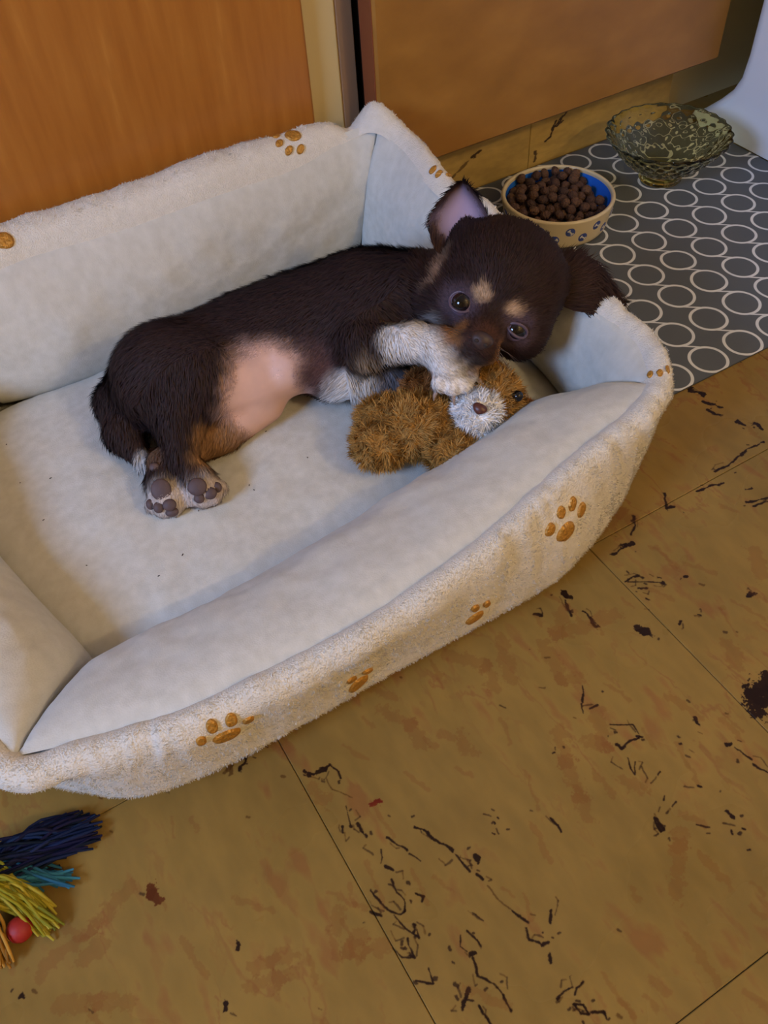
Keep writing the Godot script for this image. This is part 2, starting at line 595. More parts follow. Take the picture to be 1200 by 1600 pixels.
func dab(img: Image, p: Vector2, q: Vector2, rad: float, col: Color, op: float) -> void:
	var w := img.get_width()
	var h := img.get_height()
	var lo := Vector2i(maxi(0, int(minf(p.x, q.x) - rad * 2 - 2)), maxi(0, int(minf(p.y, q.y) - rad * 2 - 2)))
	var hi := Vector2i(mini(w - 1, int(maxf(p.x, q.x) + rad * 2 + 2)), mini(h - 1, int(maxf(p.y, q.y) + rad * 2 + 2)))
	var ab := q - p
	var l2 := maxf(ab.length_squared(), 0.01)
	for y in range(lo.y, hi.y + 1):
		for x in range(lo.x, hi.x + 1):
			var c := Vector2(x, y)
			c += Vector2(noise.get_noise_2d(x * 0.035, y * 0.035), noise.get_noise_2d(x * 0.035 + 70.0, y * 0.035)) * minf(6.0, rad * 2.0)
			var t := clampf((c - p).dot(ab) / l2, 0.0, 1.0)
			var r := rad * (1.0 + 1.0 * noise.get_noise_2d(x * 0.05, y * 0.05) + 0.5 * noise.get_noise_2d(x * 0.22, y * 0.22 + 50.0))
			var s := clampf(r - c.distance_to(p + ab * t) + 0.5, 0.0, 1.0) * op
			if s > 0.01:
				img.set_pixel(x, y, img.get_pixel(x, y).lerp(col, s))


func mat_image() -> Image:
	# one cell of the print: an open white ring and the two half links to the next ring
	var n := 256
	var img := Image.create(n, n, false, Image.FORMAT_RGB8)
	var ground := rgb8(88, 95, 100)
	var white := rgb8(220, 225, 226)
	var cell := 0.0487
	for y in n:
		for x in n:
			var p := Vector2((x + 0.5) / n - 0.5, (y + 0.5) / n - 0.5) * cell
			var s := absf(p.length() - 0.0192) - 0.00165
			for k in [-1.0, 0.0]:
				# the link runs from the near left of one ring to the far right of the next
				var a := Vector2(-0.0149, 0.0121) + Vector2(0, k * cell)
				var b := Vector2(0.0149, cell - 0.0121) + Vector2(0, k * cell)
				var t := clampf((p - a).dot(b - a) / (b - a).length_squared(), 0.0, 1.0)
				s = minf(s, p.distance_to(a.lerp(b, t)) - 0.0011)
			var f := clampf(0.5 - s / 0.0003, 0.0, 1.0)
			img.set_pixel(x, y, ground.lerp(white, f))
	img.generate_mipmaps()
	return img


func make_materials() -> void:
	var fl := mat(Color.WHITE, 0.42, "marbled tile")
	fl.albedo_texture = ImageTexture.create_from_image(floor_image())
	fl.roughness_texture = noise_tex(256, 256, 0.02, 5)
	fl.roughness = 0.85
	fl.metallic_specular = 0.25
	M.tile = fl
	var wl := mat(Color.WHITE, 0.38, "orange varnished ply")
	var wt := noise_tex(512, 512, 0.012, 21, FastNoiseLite.TYPE_SIMPLEX_SMOOTH, 5)
	wt.color_ramp = ramp([[0.0, rgb8(158, 98, 34)], [0.45, rgb8(167, 106, 39)], [0.75, rgb8(172, 112, 43)], [1.0, rgb8(182, 124, 52)]])
	wl.albedo_texture = wt
	wl.uv1_triplanar = true
	wl.uv1_world_triplanar = true
	wl.uv1_scale = Vector3(9, 0.9, 9)
	M.wood = wl
	var wr: StandardMaterial3D = wl.duplicate()
	wr.resource_name = "brown varnished ply"
	var wt2 := noise_tex(512, 512, 0.010, 31, FastNoiseLite.TYPE_SIMPLEX_SMOOTH, 5)
	wt2.color_ramp = ramp([[0.0, rgb8(142, 98, 36)], [0.5, rgb8(152, 106, 41)], [1.0, rgb8(164, 117, 48)]])
	wr.albedo_texture = wt2
	wr.uv1_scale = Vector3(2.0, 3.4, 2.0)
	M.wood_brown = wr
	M.wood_edge = mat(rgb8(126, 66, 36), 0.45, "reddish ply edge")
	M.cream_paint = mat(rgb8(206, 190, 140), 0.5, "cream paint")
	M.taupe = mat(rgb8(146, 118, 90), 0.6, "bare taupe strip")
	M.dark_gap = mat(rgb8(40, 28, 22), 0.8, "dark recess")
	M.wall = mat(rgb8(214, 200, 170), 0.9, "plaster")
	M.ceiling = mat(rgb8(222, 216, 204), 0.9, "ceiling white")
	M.enamel = mat(rgb8(232, 234, 236), 0.35, "white enamel")
	# cream fleece
	var fz := mat(rgb8(216, 211, 198), 1.0, "cream fleece")
	fz.metallic_specular = 0.2
	var ft := noise_tex(512, 512, 0.02, 41, FastNoiseLite.TYPE_SIMPLEX_SMOOTH, 6)
	ft.color_ramp = ramp([[0.0, rgb8(192, 192, 182)], [0.5, rgb8(201, 201, 192)], [1.0, rgb8(210, 210, 202)]])
	fz.albedo_color = Color.WHITE
	fz.albedo_texture = ft
	fz.normal_enabled = true
	fz.normal_texture = noise_tex(512, 512, 0.16, 42, FastNoiseLite.TYPE_SIMPLEX, 3, true, 4.0)
	fz.normal_scale = 0.14
	fz.uv1_triplanar = true
	fz.uv1_world_triplanar = true
	fz.uv1_scale = Vector3(7, 7, 7)
	fz.rim_enabled = true
	fz.rim = 0.25
	fz.rim_tint = 0.6
	M.fleece = fz
	var pl: StandardMaterial3D = fz.duplicate()
	pl.resource_name = "cream plush"
	var pt := noise_tex(512, 512, 0.03, 43, FastNoiseLite.TYPE_SIMPLEX_SMOOTH, 5)
	pt.color_ramp = ramp([[0.0, rgb8(206, 202, 188)], [0.5, rgb8(214, 210, 198)], [1.0, rgb8(222, 218, 207)]])
	pl.albedo_texture = pt
	pl.normal_texture = noise_tex(512, 512, 0.14, 44, FastNoiseLite.TYPE_SIMPLEX, 4, true, 8.0)
	pl.normal_scale = 0.35
	M.plush = pl
	var fu := mat(Color.WHITE, 0.7, "fur")
	fu.vertex_color_use_as_albedo = true
	fu.metallic_specular = 0.3
	M.fur = fu
	var sk := mat(Color.WHITE, 0.75, "skin")
	sk.vertex_color_use_as_albedo = true
	sk.metallic_specular = 0.3
	M.skin = sk
	var gold := mat(rgb8(184, 134, 54), 0.42, "gold foil")
	gold.metallic = 0.35
	gold.normal_enabled = true
	gold.normal_texture = noise_tex(128, 128, 0.05, 51, FastNoiseLite.TYPE_SIMPLEX, 3, true, 5.0)
	gold.uv1_triplanar = true
	gold.uv1_scale = Vector3(30, 30, 30)
	M.gold = gold
	var mt := mat(Color.WHITE, 0.75, "printed mat")
	mt.albedo_texture = ImageTexture.create_from_image(mat_image())
	mt.uv1_scale = Vector3.ONE
	M.mat_print = mt
	M.mat_edge = mat(rgb8(70, 72, 70), 0.8, "mat edge")


func shell(called: String, s: Vector3, at: Vector3, m: Material) -> MeshInstance3D:
	var o := obj(called, box_mesh(s, 0.001), m)
	o.position = at
	kind(o, "structure")
	return o


func build_room() -> void:
	# the floor: a slab under single square tiles, butted with hairline joints
	var fl := shell("floor", Vector3(3.7, 0.1, 3.6), Vector3(0.15, -0.0562, 0.75), M.dark_gap)
	var side := 0.3084
	for a in range(-6, 7):
		for b in range(-3, 9):
			var x0 := 0.0504 + side * a
			var z0 := -0.0126 + side * (b - 1)
			var cx := x0 + side * 0.5
			var cz := z0 + side * 0.5
			if cx < -1.6 or cx > 1.9 or cz < -0.95 or cz > 2.5:
				continue
			var mb := MB.new()
			var s := Vector3(side - 0.0005, 0.006, side - 0.0005)
			mb.box(s, 0.0005)
			for k in mb.v.size():
				mb.t[k] = Vector2((mb.v[k].x + cx - FLOOR_X0) / FLOOR_W, (mb.v[k].z + cz - FLOOR_Z0) / FLOOR_D)
			var o := obj("tile", mb.mesh(), M.tile, fl)
			o.position = Vector3(cx, -0.003 + rng.randf_range(-0.0002, 0.0), cz) - fl.position
	shell("ceiling", Vector3(3.9, 0.1, 3.8), Vector3(0.15, 2.45, 0.75), M.ceiling)
	shell("wall_back", Vector3(3.9, 2.5, 0.1), Vector3(0.15, 1.15, -1.05), M.wall)
	shell("wall_front", Vector3(3.9, 2.5, 0.1), Vector3(0.15, 1.15, 2.6), M.wall)
	shell("wall_right", Vector3(0.1, 2.5, 3.6), Vector3(2.05, 1.15, 0.75), M.wall)
	shell("wall_corner", Vector3(0.7, 2.4, 0.12), Vector3(1.3, 1.15, -0.94), M.cream_paint)
	# left wall with the window opening
	var wl := Node3D.new()
	wl.name = "wall_left"
	add_child(wl)
	kind(wl, "structure")
	wl.position = Vector3(-1.7, 0, 0.75)
	obj("lower_panel", box_mesh(Vector3(0.1, 1.0, 3.6), 0.001, Vector3(0, 0.4, 0)), M.wall, wl)
	obj("upper_panel", box_mesh(Vector3(0.1, 0.7, 3.6), 0.001, Vector3(0, 2.05, 0)), M.wall, wl)
	obj("side_panel", box_mesh(Vector3(0.1, 0.8, 0.8), 0.001, Vector3(0, 1.3, -1.4)), M.wall, wl)
	obj("side_panel", box_mesh(Vector3(0.1, 0.8, 1.8), 0.001, Vector3(0, 1.3, 0.9)), M.wall, wl)
	var win := Node3D.new()
	win.name = "window_1"
	add_child(win)
	kind(win, "structure")
	win.position = Vector3(-1.7, 1.3, 0.25)
	for k in [-1.0, 1.0]:
		obj("window_frame", box_mesh(Vector3(0.07, 0.8, 0.05), 0.004, Vector3(0, 0, k * 0.475)), M.ceiling, win)
		obj("window_frame", box_mesh(Vector3(0.07, 0.05, 0.9), 0.004, Vector3(0, k * 0.375, 0)), M.ceiling, win)
	obj("window_frame", box_mesh(Vector3(0.05, 0.7, 0.03), 0.004), M.ceiling, win)
	var glass := mat(Color(1, 1, 1, 0.06), 0.02, "window glass")
	glass.transparency = BaseMaterial3D.TRANSPARENCY_ALPHA
	obj("pane", box_mesh(Vector3(0.004, 0.7, 0.9), 0.001), glass, win)
	# floor lamp: foot, pole and a glowing glass globe
	var lamp := thing("floor_lamp", "tall floor lamp with a glowing round globe, lighting the bed from the front", "lamp", Vector3(1.05, 0, 1.70))
	var mb := MB.new()
	mb.lathe([Vector2(0.0, 0.0), Vector2(0.14, 0.0), Vector2(0.14, 0.012), Vector2(0.12, 0.02), Vector2(0.02, 0.03), Vector2(0.0, 0.03)], 32)
	obj("base", mb.mesh(), M.dark_gap, lamp)
	var mp := MB.new()
	mp.lathe([Vector2(0.011, 0.03), Vector2(0.011, 1.74), Vector2(0.035, 1.76), Vector2(0.04, 1.79), Vector2(0.0, 1.79)], 20)
	obj("pole", mp.mesh(), M.dark_gap, lamp)
	var glow := mat(rgb8(255, 240, 210), 0.4, "lamp glow")
	glow.emission_enabled = true
	glow.emission = Color(1.0, 0.84, 0.60)
	glow.emission_energy_multiplier = 1.5
	var mg := MB.new()
	mg.ball(Vector3(0, 1.90, 0), Vector3(0.12, 0.12, 0.12), Basis(), 32, 18)
	obj("globe", mg.mesh(), glow, lamp)


func build_cabinets() -> void:
	# left cabinet: carcass, flush orange door, cream stile
	var a := thing("base_cabinet", "kitchen cabinet with an orange varnished door behind the dog bed", "cabinet", Vector3(-0.15, 0, -0.9))
	obj("carcass", box_mesh(Vector3(1.18, 0.78, 0.12), 0.002, Vector3(0.0, 0.49, -0.02)), M.cream_paint, a)
	obj("toe_kick", box_mesh(Vector3(1.18, 0.1, 0.05), 0.002, Vector3(0.0, 0.05, 0.0)), M.cream_paint, a)
	# face frame: z of its front is -0.84
	obj("stile", box_mesh(Vector3(0.09, 0.78, 0.03), 0.002, Vector3(0.15 + 0.379, 0.49, 0.040)), M.cream_paint, a)
	obj("filler_strip", box_mesh(Vector3(0.020, 0.78, 0.026), 0.0015, Vector3(0.15 + 0.4340, 0.49, 0.0415)), M.taupe, a)
	obj("door", box_mesh(Vector3(0.96, 0.76, 0.02), 0.003, Vector3(0.15 + 0.383 - 0.48, 0.49, 0.058)), M.wood, a)
	var b := thing("base_cabinet", "kitchen cabinet with a brown varnished door above the food bowls", "cabinet", Vector3(0.7, 0, -0.87))
	obj("carcass", box_mesh(Vector3(0.495, 0.77, 0.06), 0.002, Vector3(0.0, 0.485, -0.01)), M.dark_gap, b)
	var dr := MB.new()
	dr.box(Vector3(0.508, 0.77, 0.030), 0.003, Vector3(0.442 + 0.254 - 0.7, 0.484, 0.055))
	var door := obj("door", dr.mesh(), M.wood_brown, b)
	obj("edge_band", box_mesh(Vector3(0.0012, 0.764, 0.025), 0.0004, Vector3(0.442 - 0.7006, 0.484, 0.055)), M.wood_edge, door)
	obj("bottom_rail", box_mesh(Vector3(0.50, 0.018, 0.024), 0.001, Vector3(0.0, 0.109, 0.034)), M.wood_edge, b)
	# lino covered toe kick with an upright joint
	var tk := obj("toe_kick", box_mesh(Vector3(0.236, 0.1, 0.012), 0.0006, Vector3(0.0, 0, 0)), toe_material(77), b)
	tk.position = Vector3(0.583 - 0.7, 0.05, -0.001)
	var tk2 := obj("toe_kick", box_mesh(Vector3(0.242, 0.1, 0.012), 0.0006, Vector3(0.0, 0, 0)), toe_material(78), b)
	tk2.position = Vector3(0.8225 - 0.7, 0.05, -0.001)
	var top := thing("worktop", "long worktop lying over the kitchen cabinets", "worktop", Vector3(0.1, 0.9, -0.9))
	obj("slab", box_mesh(Vector3(1.7, 0.035, 0.2), 0.006), M.cream_paint, top)
	# white appliance on the right; its side faces the bed
	var f := thing("refrigerator", "pale white appliance side to the right of the glass bowl", "appliance", Vector3(1.26, 0, -0.30))
	var fb := MB.new()
	var hw := 0.298
	var hd := 0.472
	var r := 0.018
	var p := []
	for k in 33:
		var th := TAU * k / 32.0
		var sx := signf(cos(th)) if absf(cos(th)) > 1e-4 else 1.0
		var cx := hw - r if cos(th + 0.01) > 0 else -hw + r
		var cz := hd - r if sin(th + 0.01) > 0 else -hd + r
		var row := []
		for yy in [[0.003, 0.0, 0.074], [0.008, 0.0, 0.068], [0.020, 0.0, 0.052], [0.040, 0.0, 0.030], [0.060, 0.0, 0.012], [0.080, 0.0, 0.003], [0.11, 0.0, 0.0], [1.5, 0.0, 0.0], [1.52, 0.4, 0.0]]:
			var rr: float = r * (1.0 - yy[1])
			row.append(Vector3(cx + cos(th) * rr, yy[0], cz + sin(th) * rr - (yy[2] if cz < 0.0 else 0.0)))
		p.append(row)
	fb.grid(p, -1.0)
	fb.box(Vector3(2 * hw - 0.03, 0.03, 2 * hd - 0.03), 0.004, Vector3(0, 1.51, 0))
	obj("body", fb.mesh(), M.enamel, f)
	for k in [[-1, -1], [1, -1], [-1, 1], [1, 1]]:
		var ft := MB.new()
		ft.lathe([Vector2(0.0, 0.0), Vector2(0.014, 0.0), Vector2(0.014, 0.012), Vector2(0.0, 0.012)], 14)
		var leg := obj("foot", ft.mesh(), M.dark_gap, f)
		leg.position = Vector3(k[0] * 0.25, 0, k[1] * 0.42)


func toe_material(s: int) -> StandardMaterial3D:
	var m := mat(Color.WHITE, 0.5, "marbled lino")
	var n := 256
	var img := Image.create(n, n, false, Image.FORMAT_RGB8)
	for y in n:
		for x in n:
			var v := noise.get_noise_2d(x * 0.012 + s, y * 0.012)
			var w := noise.get_noise_2d(x * 0.04 + s * 3, y * 0.04)
			var g := 1.0 + 0.12 * v + 0.06 * w
			img.set_pixel(x, y, Color(0.735 * g, 0.62 * g, 0.345 * g))
	var ink := rgb8(44, 26, 16)
	if s == 77:
		dab(img, Vector2(120, 190), Vector2(150, 150), 3.0, ink, 0.5)
		dab(img, Vector2(158, 140), Vector2(168, 128), 4.0, ink, 0.8)
	else:
		for q in [[40, 120, 34, 170], [52, 110, 40, 140], [34, 170, 26, 180], [60, 96, 46, 132], [44, 140, 52, 128]]:
			dab(img, Vector2(q[0], q[1]), Vector2(q[2], q[3]), 2.2, ink, 0.9)
		dab(img, Vector2(8, 200), Vector2(10, 240), 2.0, ink, 0.7)
	m.albedo_texture = ImageTexture.create_from_image(img)
	m.uv1_triplanar = true
	m.uv1_scale = Vector3(4.2, 10.0, 4.2)
	m.uv1_offset = Vector3(0.5, 0.5, 0.5)
	return m


func build_mat() -> void:
	var x0 := 0.513
	var x1 := 0.961
	var z0 := -0.861
	var z1 := -0.424
	var p := []
	var hgt := func(x: float, z: float) -> float:
		var e: float = minf(minf(x - x0, x1 - x), minf(z - z0, z1 - z))
		return 0.0022 + 0.0011 * noise.get_noise_2d(x * 9.0, z * 9.0) * clampf(e * 30.0, 0.0, 1.0) + 0.0012 * exp(-pow((x - 0.70 - 0.25 * (z + 0.6)) / 0.012, 2)) * clampf(e * 30.0, 0.0, 1.0)
	var mb := MB.new()
	for a in 61:
		var row := []
		for b in 61:
			var x := lerpf(x0, x1, a / 60.0)
			var z := lerpf(z0, z1, b / 60.0)
			row.append(Vector3(x, hgt.call(x, z), z))
		p.append(row)
	mb.grid(p, -1.0)
	for k in mb.v.size():
		mb.t[k] = Vector2((mb.v[k].x - 0.7608) / 0.0482 + 0.5, (mb.v[k].z + 0.6407) / 0.0493 + 0.5)
	var t := thing("floor_mat", "grey feeding mat printed with linked white rings, under the bowls", "mat", Vector3.ZERO)
	obj("printed_top", mb.mesh(), M.mat_print, t)
	obj("rubber_backing", box_mesh(Vector3(x1 - x0, 0.0006, z1 - z0), 0.0002, Vector3((x0 + x1) * 0.5, 0.0005, (z0 + z1) * 0.5)), M.mat_edge, t)

# ---------------------------------------------------------------- the dog bed

# around the rim, from the front left corner along the front, the right end, the back and the left end:
# seam between fleece and plush x, y, z in mm, then the widest outer point x, z in mm (50 mm above the floor)
var rim_points := [
	[-104, 100, -332, -119, -357], [-67, 100, -320, -83, -322], [-30, 102, -309, -49, -299], [5, 105, -300, 10, -289],
	[65, 108, -296, 73, -288], [124, 110, -294, 138, -289], [213, 115, -303, 220, -289], [270, 118, -315, 280, -289],
	[314, 120, -326, 318, -294], [360, 122, -335, 376, -315], [398, 125, -342, 425, -343], [430, 127, -356, 476, -384],
	[450, 130, -385, 500, -411], [456, 132, -420, 521, -453], [452, 137, -460, 522, -490], [442, 147, -543, 512, -560],
	[437, 153, -605, 504, -630], [427, 161, -660, 498, -700], [434, 170, -735, 490, -756], [424, 178, -770, 464, -788],
	[397, 172, -787, 400, -812], [320, 165, -780, 320, -816], [232, 165, -776, 232, -816], [137, 160, -778, 137, -816],
	[63, 160, -783, 63, -816], [26, 160, -781, 20, -816], [-50, 157, -777, -50, -814], [-100, 152, -765, -140, -790],
	[-130, 140, -720, -175, -720], [-140, 120, -600, -187, -600], [-135, 112, -470, -180, -470], [-118, 105, -385, -155, -395]]
var bed_rows := []
var bed_normals := PackedVector3Array()
var foil := []

func V(a: float, b: float, c: float) -> Vector3:
	return Vector3(a * 0.001, b * 0.001, c * 0.001)


func closed(pts: Array, t: float) -> Vector3:
	var n := pts.size()
	var s := fposmod(t, 1.0) * n
	var k := int(s) % n
	return pts[k].cubic_interpolate(pts[(k + 1) % n], pts[(k - 1 + n) % n], pts[(k + 2) % n], s - floorf(s))


func bed_plush() -> MB:
	var seam := []
	var outer := []
	for q in rim_points:
		seam.append(V(q[0], q[1], q[2]))
		outer.append(V(q[3], 50, q[4]))
	var n := 400
	for a in n:
		var t := float(a) / n
		var s := closed(seam, t)
		var o := closed(outer, t)
		var out := Vector3(o.x - s.x, 0, o.z - s.z)
		var ahead := closed(seam, t + 0.004) - closed(seam, t - 0.004)
		var side := Vector3(-ahead.z, 0, ahead.x).normalized()
		if side.dot(s - Vector3(0.16, s.y, -0.55)) < 0:
			side = -side
		var back := smoothstep(19.3, 21.5, t * 32.0) * (1.0 - smoothstep(26.5, 29.0, t * 32.0))
		var thick := lerpf(0.013, 0.029, back) + 0.003 * noise.get_noise_1d(t * 55.0)
		var high := lerpf(0.005, 0.021, back) + 0.003 * noise.get_noise_1d(t * 48.0 + 40.0)
		# the fold at the back right corner
		high -= 0.016 * exp(-pow((t * 32.0 - 19.9) / 0.22, 2))
		high += 0.012 * exp(-pow((t * 32.0 - 19.2) / 0.5, 2))
		var top := s + side * thick + Vector3(0, high, 0)
		var bulge := 0.003 * noise.get_noise_1d(t * 36.0 + 90.0)
		var mid := top.lerp(o, 0.5) + side * (0.005 + bulge)
		var ctl := [s - side * 0.007 - Vector3(0, 0.006, 0), s + side * thick * 0.2 + Vector3(0, high * 0.75 + 0.001, 0), top, top + side * 0.006 - Vector3(0, 0.012, 0), mid, o + side * bulge, o - side * 0.006 - Vector3(0, 0.028, 0), o - side * 0.030 - Vector3(0, 0.0475, 0)]
		var row := []
		for b in 25:
			var q := curve(ctl, b / 24.0)
			var w := 0.0008 * noise.get_noise_3dv(q * 20.0) + 0.0004 * noise.get_noise_3dv(q * 70.0)
			if b > 2 and b < 23:
				q += side * w + Vector3(0, w * 0.5, 0)
			row.append(q)
		bed_rows.append(row)
	var mb := MB.new()
	mb.grid(bed_rows, -1.0, null, true)
	# outward normals
	var cen := Vector3(0.16, 0.02, -0.55)
	var bad := 0
	for k in range(12, mb.v.size(), 25):
		if mb.n[k].dot(mb.v[k] - cen) < 0:
			bad += 1
	if bad > n / 2:
		mb = MB.new()
		mb.grid(bed_rows, 1.0, null, true)
	for k in mb.v.size():
		mb.t[k] = Vector2(0.0022 if k % 25 > 2 and k % 25 < 21 else 0.0, 0)
	return mb


func panel(crease: Array, seam: Array, puff: float, deep := 0.0, nu := 70, nv := 26) -> MB:
	var inward := Vector3(0.16, 0.10, -0.58)
	var rows := []
	for a in nu + 1:
		var u := float(a) / nu
		var c := curve(crease, u)
		var s := curve(seam, u)
		var e := 1.0 - pow(absf(2.0 * u - 1.0), 8.0)
		# the panel tucks down behind the cushion
		var du := (curve(crease, minf(u + 0.02, 1.0)) - curve(crease, maxf(u - 0.02, 0.0))).normalized()
		var nn := du.cross(s - c).normalized()
		if nn.dot(inward - (s + c) * 0.5) < 0:
			nn = -nn
		c += Vector3(0, -0.016, 0) - nn * 0.004
		var row := []
		for b in nv + 1:
			var v := float(b) / nv
			var prof := pow(sin(PI * pow(v, 0.85)), 0.62)
			var q := c.lerp(s, v) + nn * (puff * prof * pow(e, 0.5) - deep * (1.0 - e) * sin(PI * v))
			q += nn * (0.006 * noise.get_noise_3dv(q * 10.0) + 0.0012 * noise.get_noise_3dv(q * 38.0)) * sin(PI * v)
			row.append(q)
		rows.append(row)
	var mb := MB.new()
	mb.grid(rows, 1.0)
	var mid: int = (nu / 2) * (nv + 1) + nv / 2
	if mb.n[mid].dot(inward - mb.v[mid]) < 0:
		mb = MB.new()
		mb.grid(rows, -1.0)
	return mb


func seam_of(a: int, b: int) -> Array:
	var out := []
	var k := a
	while true:
		var q: Array = rim_points[k % rim_points.size()]
		out.append(V(q[0], q[1], q[2]))
		if k == b:
			break
		k += 1
	return out


func print_on(parent: Node3D, at: Vector3, turn: float, size: float, which := [0, 1, 2, 3, 4]) -> void:
	# a gold paw print pressed on the plush near that place: one heel pad and four toe pads
	var best := 1e9
	var ba := 0
	var bb := 0
	for a in bed_rows.size():
		for b in range(2, 23):
			var d: float = bed_rows[a][b].distance_squared_to(at)
			if d < best:
				best = d
				ba = a
				bb = b
	var root := Node3D.new()
	root.name = numbered("paw_print", parent)
	parent.add_child(root, true)
	root.set_meta("label", "gold foil paw print")
	var pa: Vector3 = bed_rows[(ba + 1) % bed_rows.size()][bb] - bed_rows[(ba - 1 + bed_rows.size()) % bed_rows.size()][bb]
	var pb: Vector3 = bed_rows[ba][bb + 1] - bed_rows[ba][bb - 1]
	var la := pa.length() * 0.5
	var lb := pb.length() * 0.5
	var pads := [[0.0, -0.15, 0.42, 0.36], [-0.62, 0.22, 0.17, 0.25], [-0.24, 0.62, 0.17, 0.27], [0.26, 0.62, 0.17, 0.27], [0.64, 0.2, 0.17, 0.25]]
	for w in which:
		var pd: Array = pads[w]
		var mb := MB.new()
		var rows := []
		for a in 21:
			var th := TAU * a / 20.0
			var row := []
			for b in 6:
				var r := b / 5.0
				var x: float = pd[0] + cos(th) * pd[2] * r
				var y: float = pd[1] + sin(th) * pd[3] * r
				if w == 0:
					x *= 1.0 - 0.35 * (y + 0.15)
				var xx := (x * cos(turn) - y * sin(turn)) * size
				var yy := (x * sin(turn) + y * cos(turn)) * size
				var fa := ba + xx / la
				var fb := clampf(bb - yy / lb, 0.0, 23.99)
				var ia := int(floorf(fa))
				var ib := int(floorf(fb))
				var n := bed_rows.size()
				var q00: Vector3 = bed_rows[(ia + n) % n][ib]
				var q10: Vector3 = bed_rows[(ia + 1 + n) % n][ib]
				var q01: Vector3 = bed_rows[(ia + n) % n][ib + 1]
				var q11: Vector3 = bed_rows[(ia + 1 + n) % n][ib + 1]
				var q := q00.lerp(q10, fa - ia).lerp(q01.lerp(q11, fa - ia), fb - ib)
				var nn := bed_normals[((ia + n) % n) * 25 + ib]
				row.append(q + nn * (0.0014 + 0.0003 * sqrt(maxf(0.0, 1.0 - r * r)) - (0.003 if b == 5 else 0.0)))
			rows.append(row)
		mb.grid(rows, 1.0)
		foil.append([rows[0][0], maxf(pd[2], pd[3]) * size + 0.002])
		if mb.n[3].dot(bed_normals[ba * 25 + bb]) < 0:
			mb = MB.new()
			mb.grid(rows, -1.0)
		obj("pad", mb.mesh(), M.gold, root)


